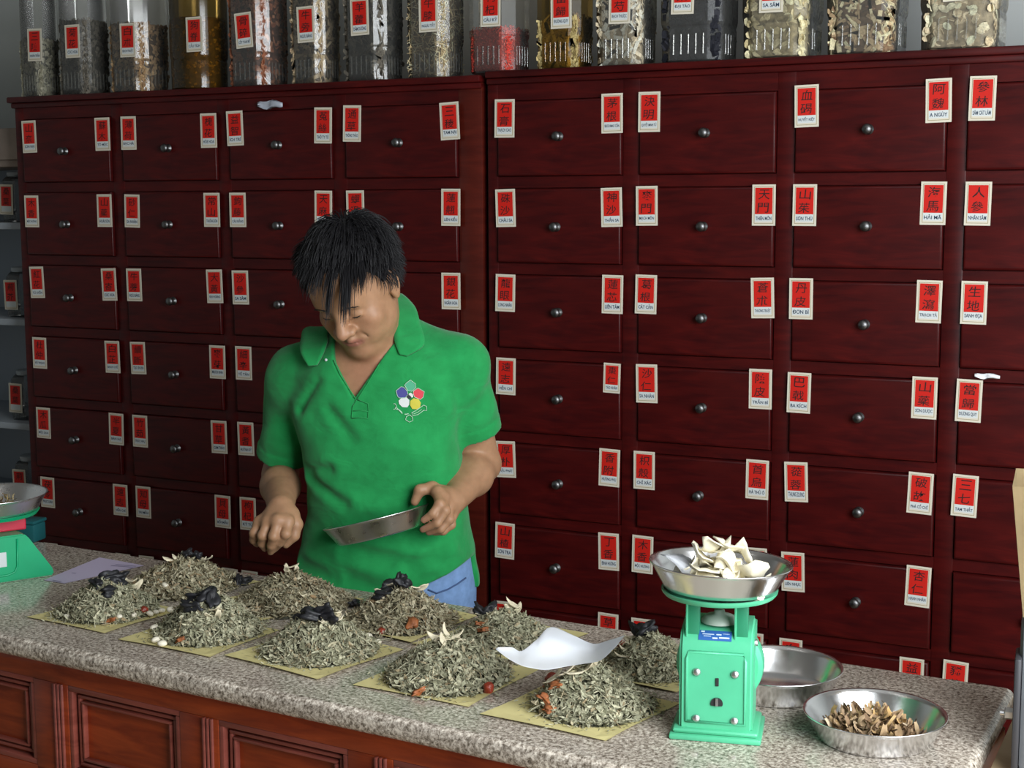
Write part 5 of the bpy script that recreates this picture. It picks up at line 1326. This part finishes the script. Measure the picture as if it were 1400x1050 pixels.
# -------- hair
HAIR = plain('black_hair', (.007, .0065, .008), .5, spec=.35)
cap = SDF(); cap.add(*ell(hd(0, -.012, .038), (.0785, .098, .093), RH_), k=.01)
def hairline(P):
    q_ = (P-HO)@RH_.T; f_, u_ = q_[:, 1], q_[:, 2]; l_ = np.abs(q_[:, 0])
    line_ = np.where(f_ > .02, .012+.85*f_, np.where(f_ > -.03, .010+.3*(f_), .012+.85*(f_)))-.10*np.clip(l_-.06, 0, .02)
    line_ = line_+.022*np.clip((q_[:, 0]-.012)/.03, 0, 1)*np.clip((f_-.02)/.02, 0, 1)
    return (line_+.004*np.sin(90*q_[:, 0])-u_)*.75
cap.add(hairline, HO-.2, HO+.2, k=0, op='&')
Vh, Qh = surface(cap, HO-.17, HO+.17, .003, 1)
ho = np_mesh('hair', Vh, Qh, [HAIR], person); ho['label'] = 'straight black hair falling over the forehead'
mb = MB(); g = random.Random(3)
Gd = np.array([HL[2], HF[2], HU[2]])*-1.0                              # gravity in head axes
cc = np.array([0, -.014, .038]); ra = np.array([.0755, .095, .090])
def strand(d0, L, lift, grav, fwd, rad, n=9, hug=.0):
    d0 = np.array(d0, float); d0 /= np.linalg.norm(d0); p = cc+ra*d0*.99
    nrm = d0/ra; nrm /= np.linalg.norm(nrm); crown = cc+ra*np.array([.05, -.30, .95]); v = p-crown; v -= nrm*(v@nrm); v /= max(np.linalg.norm(v), 1e-6)
    v = v+np.array(fwd); v /= np.linalg.norm(v); pts = [p]; st = L/(n-1); v = v+nrm*lift
    for i in range(n-1):
        nl = (p-cc)/ra**2; nl /= np.linalg.norm(nl)
        v = v+Gd*grav-nl*hug; v /= np.linalg.norm(v); p = p+v*st
        k = np.linalg.norm((p-cc)/(ra*1.05+.004))
        if k < 1: p = cc+(p-cc)/k
        v = (p-pts[-1])/max(np.linalg.norm(p-pts[-1]), 1e-6); pts.append(p)
    W_ = [HO+q_@RH_ for q_ in pts]; mb.tube(W_, [rad*(1-.85*(i/(n-1))**1.6) for i in range(n)], HAIR, 4, cap=False)
for i in range(2600):
    while True:
        d = np.array([g.gauss(0, 1), g.gauss(0, 1), g.gauss(0, 1)]); d /= np.linalg.norm(d); p = cc+ra*d; ln = .012+.85*p[1] if p[1] > .02 else (.012+.3*p[1] if p[1] > -.03 else .012+.85*p[1])
        ln += .022*min(1, max(0, (p[0]-.012)/.03))*min(1, max(0, (p[1]-.02)/.02))
        if p[2] > ln+.004: break
    top = p[2] > .075; front = p[1] > .035
    strand(d, g.uniform(.022, .040) if front else (g.uniform(.045, .075) if top else g.uniform(.022, .036)), g.uniform(-.08, .02), .16 if top else .07, (g.gauss(0, .10), g.gauss(.15, .10), 0), g.uniform(.0006, .0013), 9, g.uniform(.08, .22))
def lock(l0, f0, n, L, spread, fwd, grav=.16, rad=.0016):
    for i in range(n):
        x = l0+g.gauss(0, spread); d = np.array([x/ra[0], f0+g.gauss(0, .06), .62]); strand(d, L*g.uniform(.8, 1.1), g.uniform(.0, .10), grav*g.uniform(.8, 1.25), (fwd[0]+g.gauss(0, .05), fwd[1], fwd[2]), rad*g.uniform(.6, 1.2), 11)
lock(.040, .62, 110, .118, .0045, (-.04, .6, -.1), .14, .0011); lock(.016, .66, 50, .112, .003, (.06, .6, -.1), .14, .0010); lock(.060, .50, 60, .078, .004, (.10, .6, -.1), .14, .0011)
lock(.050, .55, 30, .050, .006, (.10, .5, -.1), .14, .0010); lock(-.006, .64, 40, .075, .005, (.05, .6, -.1), .14, .0010); lock(-.028, .62, 40, .050, .006, (.05, .6, -.1), .14, .0010); lock(-.044, .55, 50, .042, .008, (-.05, .5, -.1), .14, .0011)
lock(-.062, .38, 110, .040, .013, (-.35, .3, -.1), .12, .0012); lock(-.072, .0, 120, .050, .016, (-.45, .1, 0), .10, .0012); lock(.0, .60, 60, .035, .03, (0, .6, 0), .14, .0010)
# sideburn and hair round the ear
for i in range(130):
    s = 1 if i % 2 else -1; d = np.array([s*1.0, g.uniform(-.55, .12), g.uniform(-.42, -.05)]); strand(d, g.uniform(.015, .032), .02, .06, (0, -.1, -.6), .0012, 6)
mb.build('strand', ho, smooth=True)
# brows and the lash line of the lowered lids
for s in (-1, 1):
    mb = MB()
    for i in range(22):
        t = i/21; l_ = s*(.014+.032*t); u_ = .0155+.006*math.sin(t*2.4)-.002*t; f_ = .125
        while f_ > .06 and body.at(hd(l_, f_, u_)) > .0006: f_ -= .0012
        p = hd(l_, f_, u_); e = hd(l_+s*.006, f_-.0005, u_+.003*(1-1.4*t)+g.gauss(0, .001)); mb.tube([p, (p+e)/2+HF*.001, e], [.0006, .0005, .0002], HAIR, 4)
    mb.build('eyebrow', person, smooth=True)
for s in (-1, 1):
    mb = MB(); P = [hd(s*(.0305+.0135*math.cos(a)), .0795+.0125*math.sqrt(max(0, 1-math.cos(a)**2*.81-.16))+.0008, -.0075+.0015*math.cos(2*a)) for a in np.linspace(PI, 0, 9)]
    mb.tube(P, [.0005]+[.0011]*7+[.0005], HAIR, 5)
    mb.build('eyelash', person, smooth=True)

# -------- the pan he holds: axis tilted with the rim running up to his hand
rl, rr, bl, br = MP(445, 724, .150), MP(584, 691, .140), MP(466, 743, .150), MP(573, 722, .140)
ctr = (rl+rr)/2; X = (rr-rl)/np.linalg.norm(rr-rl); vd = (ctr-CAM)/np.linalg.norm(ctr-CAM)
up = np.cross(X, vd); up = up if up[2] > 0 else -up; up = up-vd*.045; up -= X*(up@X); up /= np.linalg.norm(up); Yx = np.cross(up, X)
Rr = np.linalg.norm(rr-rl)/2; Hh = .036
hp = bpy.data.objects.new('steel_pan', pan_mesh('steel_pan', Rr, Hh, MAT['steel_dull'], .80)); COL.objects.link(hp)
o_ = ctr-up*Hh; hp.matrix_world = Matrix([[X[i], Yx[i], up[i], o_[i]] for i in range(3)]+[[0, 0, 0, 1]])
tag(hp, 'round steel pan held tilted in the left hand of the man', 'pan', 'round steel pans')
# ------------------------------------------------------------------ daylight through the open shop front, plus lamps added inside
wd = bpy.data.worlds.new('world'); SC.world = wd; wd.use_nodes = True; nt = wd.node_tree; bg = nt.nodes['Background']
bg.inputs[0].default_value = (.86, .93, 1.0, 1); bg.inputs[1].default_value = WORLD
ad = bpy.data.lights.new('added_shop_fill', 'AREA'); ad.shape = 'RECTANGLE'; ad.size = 1.5; ad.size_y = 1.7; ad.energy = AREA; ad.color = (.93, .97, 1.0)  # lamp added inside the shop, set close so brightness falls off leftward
al = bpy.data.objects.new('added_shop_fill', ad); COL.objects.link(al); al.location = (3.0, -2.38, 1.85)
al.rotation_euler = (Vector((.9, -.6, .95))-Vector(al.location)).to_track_quat('-Z', 'Y').to_euler()
sd = bpy.data.lights.new('side_daylight', 'AREA'); sd.shape = 'RECTANGLE'; sd.size = 4.5; sd.size_y = 2.6; sd.energy = SIDE; sd.color = (.90, .96, 1.0)
sl_o = bpy.data.objects.new('side_daylight', sd); COL.objects.link(sl_o); sl_o.location = (6.0, -2.9, 1.7)
sl_o.rotation_euler = (Vector((0, -.2, 1.6))-Vector(sl_o.location)).to_track_quat('-Z', 'Y').to_euler()
ld = bpy.data.lights.new('added_ceiling_fill', 'AREA'); ld.shape = 'RECTANGLE'; ld.size = 1.2; ld.size_y = .05; ld.energy = CEIL_FILL; ld.color = (1, .97, .92)  # weak overhead lamp, added without any known fitting
lo_ = bpy.data.objects.new('added_ceiling_fill', ld); COL.objects.link(lo_); lo_.location = (.6, -2.4, 3.05)
SC.view_settings.view_transform = 'Standard'; SC.view_settings.look = 'None'; SC.view_settings.gamma = 1; SC.view_settings.use_curve_mapping = False
SC.view_settings.exposure = EXPO
SC.cycles.max_bounces = 8; SC.cycles.transparent_max_bounces = 12; SC.cycles.caustics_reflective = False; SC.cycles.caustics_refractive = False
SC.cycles.use_denoising = True
